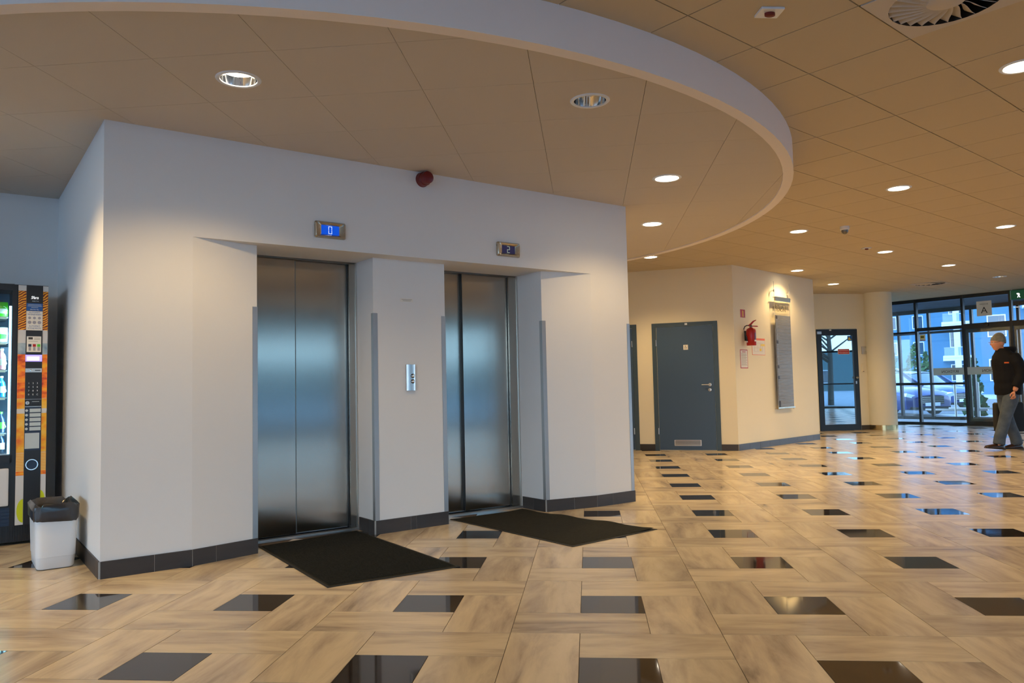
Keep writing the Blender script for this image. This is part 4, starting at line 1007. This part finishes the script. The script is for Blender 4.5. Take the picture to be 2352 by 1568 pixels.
def building(label, fr, W, D, H, wallm, floors, bays, balc):
    o = root('building', label, 'building', (fr.x, fr.y, -.07), fr.d, 'apartment buildings across the car park')
    MB().box(0, W, 0, D, 0, H).build('wall', [wallm], o)
    for f in range(floors):
        for k in range(bays):
            x = W * (k + .5) / bays; z = .9 + 3.0 * f
            w_ = MB().box(x - .55, x + .55, -.04, .05, z, z + 1.5).build('window', ['facadew'], o); MB().box(x - .48, x + .48, -.05, -.03, z + .07, z + 1.43).build('pane', ['carglass'], w_)
    for (x0, x1, f) in balc:
        z = 2.7 + 3.0 * f
        bb = MB().box(x0, x1, -1.4, 0, z, z + .25).box(x0, x1, -1.45, -1.35, z + .25, z + .45).build('balcony', ['facadew'], o)
        MB().box(x0 + .1, x1 - .1, -1.42, -1.40, z + .45, z + 1.2).build('railing', ['glass'], bb)
        MB().box((x0 + x1) / 2 - .25, (x0 + x1) / 2 + .25, -1.4, -1.0, z - 2.75, z).build('balcony_post', ['facadew'], bb)
    return o
def bfr(px0, dist):
    x, y = dirp(px0, dist); return Fr(x, y, math.degrees(atan2(y - CAM.y, x - CAM.x)) - 90)
building('blue-grey apartment building seen through the left panes', bfr(1960, 100), 8.2, 10, 15, 'facade', 5, 3, [])
building('apartment building with bright white balconies seen through the glazing', bfr(2138, 80), 4.1, 9, 15, 'facade', 5, 1, [(.9, 3.2, 0), (.9, 3.2, 1), (.9, 3.2, 2), (.9, 3.2, 3)])
building('large grey building seen past the sliding doors', bfr(2232, 62), 12, 8, 13, 'facade', 4, 4, [(3, 6, 1)])
def shrub(label, x, y, h, r, n=260):
    o = root('evergreen_shrub', label, 'shrub', (x, y, -.07), 0, 'conifer shrubs outside')
    MB().tube([(0, 0, 0), (0, 0, h * .8)], [.05, .02], 6).build('stem', ['bark'], o)
    b = MB(); q = random.Random(int(x * 10))
    for k in range(n):
        z = h * (.06 + .94 * q.random() ** 1.2); rr_ = r * (1 - z / h) ** .8 * (.6 + .5 * q.random()); a = q.random() * 2 * pi
        p = Vector((rr_ * cos(a), rr_ * sin(a), z)); s_ = .16 * (1.2 - z / h * .6)
        u_ = Vector((q.uniform(-1, 1), q.uniform(-1, 1), q.uniform(.2, 1))).normalized() * s_; v_ = u_.cross(Vector((q.uniform(-1, 1), q.uniform(-1, 1), 0))).normalized() * s_ * .6
        b.add([p - u_ - v_, p - u_ + v_, p + u_ + v_ * .3, p + u_ - v_ * .3], [(0, 1, 2, 3)])
    f_ = b.build('foliage', ['leaf'], o)
shrub('pointed evergreen shrub behind the dark blue car', *dirp(2098, 47), 3.0, .9); shrub('evergreen shrub right of the pointed one, behind the cars', *dirp(2124, 41), 2.4, .4); shrub('evergreen shrub at the left edge of the glazing', *dirp(2040, 33), 2.6, .6)
shrub('narrow green shrub outside by the sliding doors', *dirp(2233, 27), 1.7, .22)

def tree(label, x, y, h, seed):
    o = root('bare_tree', label, 'tree', (x, y, -.07), 0, 'bare trees outside the long glazed wall'); q = random.Random(seed)
    b = MB(); br = MB()
    b.tube([(0, 0, 0), (.05, .03, h * .35), (.0, 0, h * .6)], [.14, .11, .08], 8); b.build('trunk', ['bark'], o)
    for k in range(34):
        z = h * (.3 + .4 * q.random()); a = q.random() * 2 * pi; l = h * .35 * (.5 + q.random() * .6)
        p0 = Vector((0, 0, z)); p1 = p0 + Vector((cos(a), sin(a), .7)) * l * .5; p2 = p1 + Vector((cos(a + .4), sin(a + .4), 1.1)) * l * .5
        br.tube([p0, p1, p2], [.05, .03, .01], 5)
        for j in range(4):
            c = p1.lerp(p2, j / 4); a2 = a + q.uniform(-1.5, 1.5); br.tube([c, c + Vector((cos(a2), sin(a2), .8)) * l * .35], [.015, .004], 4)
    br.build('branches', ['bark'], o)
building('long teal-grey building across the road, reflected in the glazed door', Fr(108, 6, -135), 150, 10, 4.6, 'facadet', 1, 22, [])
for k, (x, y) in enumerate(((21, -1.0), (27, 9), (24.0, -12), (36, -6))):
    tree(['bare tree outside, reflected in the glazed door', 'second bare tree outside the long glazed wall', 'third bare tree outside the long glazed wall', 'fourth bare tree outside the long glazed wall'][k], x, y, 6.5, k)

# ------------------------------------------------------------------ the walking person
def skin_body(name, nodes, edges, m, parent, sub=2):
    me = bpy.data.meshes.new(name); me.from_pydata([n[0] for n in nodes], edges, [])
    bm = bmesh.new(); bm.from_mesh(me); sl = bm.verts.layers.skin.verify(); bm.verts.ensure_lookup_table()
    for v, nd in zip(bm.verts, nodes): v[sl].radius = nd[1] if isinstance(nd[1], tuple) else (nd[1], nd[1])
    bm.verts[0][sl].use_root = True; bm.to_mesh(me); bm.free()
    ob = bpy.data.objects.new('tmp', me); COL.objects.link(ob)
    k = ob.modifiers.new('s', 'SKIN'); k.use_smooth_shade = True; k.branch_smoothing = .6
    k2 = ob.modifiers.new('u', 'SUBSURF'); k2.levels = sub; k2.render_levels = sub
    bpy.context.view_layer.update()
    m2 = bpy.data.meshes.new_from_object(ob.evaluated_get(bpy.context.evaluated_depsgraph_get())); bpy.data.objects.remove(ob)
    m2.materials.clear(); m2.materials.append(M[m]); m2.name = name
    m2.polygons.foreach_set('use_smooth', [True] * len(m2.polygons))
    return link(name, m2, parent)
# local axes: +x = walking direction, z up, y = person's left ; seen from its left side
pr = root('person', 'person in a black hooded jacket, grey beanie and jeans walking left with a bag', 'person', (6.22, 8.40, 0), 188)
hip, kneeF, ankF = (0, 0, .90), (.17, .08, .50), (.20, .08, .10)
nodes = [((0, 0, .93), (.13, .155)), ((0, 0, 1.12), (.115, .15)), ((.02, 0, 1.30), (.125, .17)), ((.035, 0, 1.40), (.09, .12)), ((.065, 0, 1.47), (.055, .055)), ((.085, 0, 1.53), (.060, .055)),
         ((0, .085, .86), .088), ((.10, .09, .48), .058), ((-.02, .09, .10), .042), ((.02, .09, .045), .036), ((.13, .10, .035), .026),
         ((0, -.085, .86), .088), ((-.02, -.09, .48), .058), ((-.20, -.09, .10), .042), ((-.17, -.09, .05), .036), ((-.06, -.10, .035), .026),
         ((.02, .17, 1.33), .03), ((-.03, .25, 1.12), .045), ((.05, .25, .90), .036), ((.07, .245, .85), .030),
         ((.02, -.17, 1.33), .03), ((-.09, -.25, 1.12), .045), ((-.17, -.25, .88), .036), ((-.18, -.25, .83), .030)]
edges = [(0, 1), (1, 2), (2, 3), (3, 4), (4, 5), (0, 6), (6, 7), (7, 8), (8, 9), (9, 10), (0, 11), (11, 12), (12, 13), (13, 14), (14, 15), (3, 16), (16, 17), (17, 18), (18, 19), (3, 20), (20, 21), (21, 22), (22, 23)]
# stride: left leg forward, right leg behind
def rep(i, p): nodes[i] = (p, nodes[i][1])
rep(7, (.13, .09, .49)); rep(8, (.24, .09, .13)); rep(9, (.25, .09, .07)); rep(10, (.37, .10, .045))
rep(12, (-.03, -.09, .47)); rep(13, (-.17, -.09, .10)); rep(14, (-.16, -.09, .05)); rep(15, (-.03, -.10, .035))
body = skin_body('body', nodes, edges, 'skin', pr)
# head
b = MB(); vs = []; nu, nv = 56, 44
for j in range(nv + 1):
    th = pi * j / nv
    for k in range(nu):
        ph_ = 2 * pi * k / nu; x = sin(th) * cos(ph_); y = sin(th) * sin(ph_); z = cos(th)
        X = .098 * x; Y = .074 * y; Zz = .118 * z
        if z < 0: X *= (1 - .10 * (-z)); Y *= (1 - .30 * (-z)); X += .018 * (-z)
        g_ = lambda c, w_, yw=9: math.exp(-((z - c) / w_) ** 2 - (y / yw) ** 2)
        if x > 0:
            X += .026 * g_(-.16, .10, .13) + .012 * g_(.0, .12, .10)        # nose tip and bridge
            X += .006 * g_(.22, .08, .6)                                      # brow
            X -= .009 * math.exp(-((z - .08) / .08) ** 2 - ((abs(y) - .38) / .18) ** 2)   # eye sockets
            X += .009 * g_(-.40, .045, .26) + .009 * g_(-.50, .045, .24)    # lips
            X -= .004 * g_(-.60, .05, .4)
            X += .014 * g_(-.80, .12, .45)                                    # chin
        vs.append((X, Y, Zz))
fs = [(j * nu + k, j * nu + (k + 1) % nu, (j + 1) * nu + (k + 1) % nu, (j + 1) * nu + k) for j in range(nv) for k in range(nu)]
b.add(vs, fs); hd = b.build('head', ['skin'], pr, smooth=180, loc=(.105, 0, 1.575), rot=(0, .12, 0))
for sy in (-1, 1):
    MB().lathe([(0, -.006), (.018, -.005), (.022, .002), (.012, .006), (0, .004)], 12, (-.005, sy * .074, -.01), 'y', sy=1.5).build('ear', ['skin'], hd, smooth=60)
    MB().lathe([(0, -.010), (.007, -.008), (.010, 0), (.007, .008), (0, .010)], 10, (.080, sy * .030, .012)).build('eye', ['white'], hd, smooth=60)
b = MB(); vs = []
for j in range(9):
    th = radians(4 + 90 * j / 8)
    for k in range(24):
        ph_ = 2 * pi * k / 24; fold = 1 + (.02 if j >= 6 else .0)
        vs.append((.106 * sin(th) * cos(ph_) * fold - .012 * cos(th) - .004, .083 * sin(th) * sin(ph_) * fold, .125 * cos(th) + .022 + (.010 * cos(th) ** 2) - (-.012 * cos(ph_) if j > 5 else 0)))
b.add(vs, [(j * 24 + k, j * 24 + (k + 1) % 24, (j + 1) * 24 + (k + 1) % 24, (j + 1) * 24 + k) for j in range(8) for k in range(24)] + [tuple(range(24))]).build('beanie', ['beanie'], hd, smooth=60, rot=(0, -.22, 0), loc=(-.002, 0, -.006))
MB().tube([(.097 - .020 * (q / 5) ** 2, q * .0042, -.0535) for q in range(-5, 6)], .0022, 6).build('mouth', ['dred'], hd)
b = MB()
for sy in (-1, 1):
    P = [(.103, sy * .032 + .021 * cos(a), .010 + .015 * sin(a)) for a in [2 * pi * k / 14 for k in range(15)]]; b.tube(P, .0022, 5)
    b.tube([(.100, sy * .053, .014), (.0, sy * .076, .010)], .0022, 5)
b.tube([(.105, -.012, .014), (.105, .012, .014)], .0022, 5); b.build('glasses', ['chrome'], hd)
def ell_loft(b, secs, n=20):
    """closed loft through elliptical sections (x, y, z, rx, ry)"""
    vs = [(x + rx * cos(2 * pi * k / n), y + ry * sin(2 * pi * k / n), z) for x, y, z, rx, ry in secs for k in range(n)]
    b.add(vs, [(j * n + k, j * n + (k + 1) % n, (j + 1) * n + (k + 1) % n, (j + 1) * n + k) for j in range(len(secs) - 1) for k in range(n)] + [tuple(range(n))[::-1], tuple((len(secs) - 1) * n + k for k in range(n))])
def fuse(b, name, m, vox=.011, sm=6):
    me = b.mesh(name, [m]); ob = bpy.data.objects.new('tmp', me); COL.objects.link(ob)
    r = ob.modifiers.new('r', 'REMESH'); r.mode = 'VOXEL'; r.voxel_size = vox; r.use_smooth_shade = True
    q = ob.modifiers.new('s', 'SMOOTH'); q.iterations = sm; q.factor = .5
    bpy.context.view_layer.update()
    m2 = bpy.data.meshes.new_from_object(ob.evaluated_get(bpy.context.evaluated_depsgraph_get())); bpy.data.objects.remove(ob)
    m2.materials.clear(); m2.materials.append(M[m]); m2.name = name; m2.polygons.foreach_set('use_smooth', [True] * len(m2.polygons))
    return link(name, m2, pr)
b = MB()
ell_loft(b, [(-.01, 0, .80, .165, .195), (-.015, 0, .90, .175, .205), (-.02, 0, .98, .168, .198), (-.015, 0, 1.02, .178, .205), (-.01, 0, 1.15, .172, .205), (0, 0, 1.24, .176, .212), (.005, 0, 1.32, .165, .208), (.015, 0, 1.39, .135, .180), (.03, 0, 1.44, .100, .120), (.045, 0, 1.49, .080, .085)])
for sy, P in ((1, [(0, .165, 1.375), (-.02, .225, 1.27), (-.045, .255, 1.13), (-.01, .262, 1.03), (.055, .255, .915)]), (-1, [(0, -.165, 1.375), (-.03, -.225, 1.27), (-.085, -.255, 1.13), (-.125, -.262, 1.03), (-.17, -.255, .90)])):
    b.tube(P, [.082, .084, .078, .072, .058], 14)
fuse(b, 'jacket', 'jacket')
b = MB(); b.lathe([(.0, .0), (.06, -.01), (.095, .02), (.105, .055), (.092, .09), (.070, .085), (.05, .05), (0, .04)], 24, (-.045, 0, 1.425), sx=1.15, sy=1.0); fuse(b, 'hood', 'jacket')
MB().box(.08, .15, .178, .184, 1.262, 1.282).build('chest_logo', ['orange'], pr, rot=(0, 0, 0))
b = MB()
ell_loft(b, [(-.01, 0, .76, .12, .165), (-.01, 0, .85, .145, .175), (-.01, 0, .95, .135, .165)])
b.tube([(0, .088, .86), (.03, .09, .72), (.115, .09, .49), (.165, .09, .34), (.22, .09, .19), (.24, .09, .085)], [.105, .104, .082, .078, .078, .080], 16)
b.tube([(-.01, -.088, .86), (-.015, -.09, .70), (-.035, -.09, .47), (-.085, -.09, .31), (-.14, -.09, .17), (-.160, -.09, .065)], [.105, .102, .080, .078, .078, .080], 16)
fuse(b, 'trousers', 'jeans')
def shoe(x, y, z, a):
    rings = []
    for t, w_, h in ((-.085, .028, .05), (-.075, .036, .075), (-.03, .038, .085), (.03, .040, .070), (.09, .046, .050), (.14, .045, .038), (.175, .036, .030), (.195, .018, .020)):
        rings.append([(t, w_ * cos(q), .012 + max(0, sin(q)) * h + (min(0, sin(q)) * .012)) for q in [2 * pi * k / 14 for k in range(14)]])
    s_ = loft(rings, 'leather', 'shoe', pr, smooth=50, cap0=True, cap1=True); s_.location = (x, y, z); s_.rotation_euler = (0, a, 0)
    MB().box(-.088, .19, -.036, .036, -.004, .010).build('sole', ['tyre'], s_, bevel=.003)
shoe(.255, .09, .022, -.10); shoe(-.145, -.09, .005, .0)
# hands: palm, four fingers, thumb
def hand(x, y, z, sy, curl, name='hand'):
    nd = [((0, 0, 0), (.026, .015)), ((.004, 0, -.045), (.036, .015)), ((.006, 0, -.075), (.034, .013))]; ed = [(0, 1), (1, 2)]
    for k in range(4):
        off = -.027 + .018 * k; L = (.030, .036, .039, .033)[k]
        a = len(nd); p1 = (off + .006, -sy * .004, -.085); p2 = (off + .008, -sy * (.010 + .3 * curl * L), -.085 - L * .8); p3 = (off + .006, -sy * (.016 + curl * L * .9), -.085 - L * (1.2 - .4 * curl))
        nd += [(p1, .0095), (p2, .0085), (p3, .0075)]; ed += [(2, a), (a, a + 1), (a + 1, a + 2)]
    a = len(nd); nd += [((.034, -sy * .004, -.035), .011), ((.050, -sy * .010, -.062), .0095), ((.050, -sy * .016, -.085), .0080)]; ed += [(1, a), (a, a + 1), (a + 1, a + 2)]
    h = skin_body(name, nd, ed, 'skin', pr, 1); h.location = (x, y, z); return h
hand(.075, .245, .865, 1, .8); hand(-.18, -.25, .845, -1, 1.0)
# bag carried in the far hand
bg = root('carry_bag', 'black bag carried in the person\'s far hand', 'bag', pr.matrix_basis @ Vector((-.21, -.31, .24)), 188)
loft([[(p[0], p[1], z) for p in rr(w_, .06, .03)] for w_, z in ((.20, 0), (.215, .02), (.22, .25), (.215, .42), (.19, .44))], 'bagcloth', 'bag_body', bg, smooth=40, cap0=True, cap1=True)
MB().tube([(-.08, 0, .43), (-.06, 0, .49), (.02, 0, .515), (.08, 0, .515), (.11, 0, .49), (.12, 0, .43)], .010, 8).build('bag_handle', ['bagcloth'], bg, smooth=60)
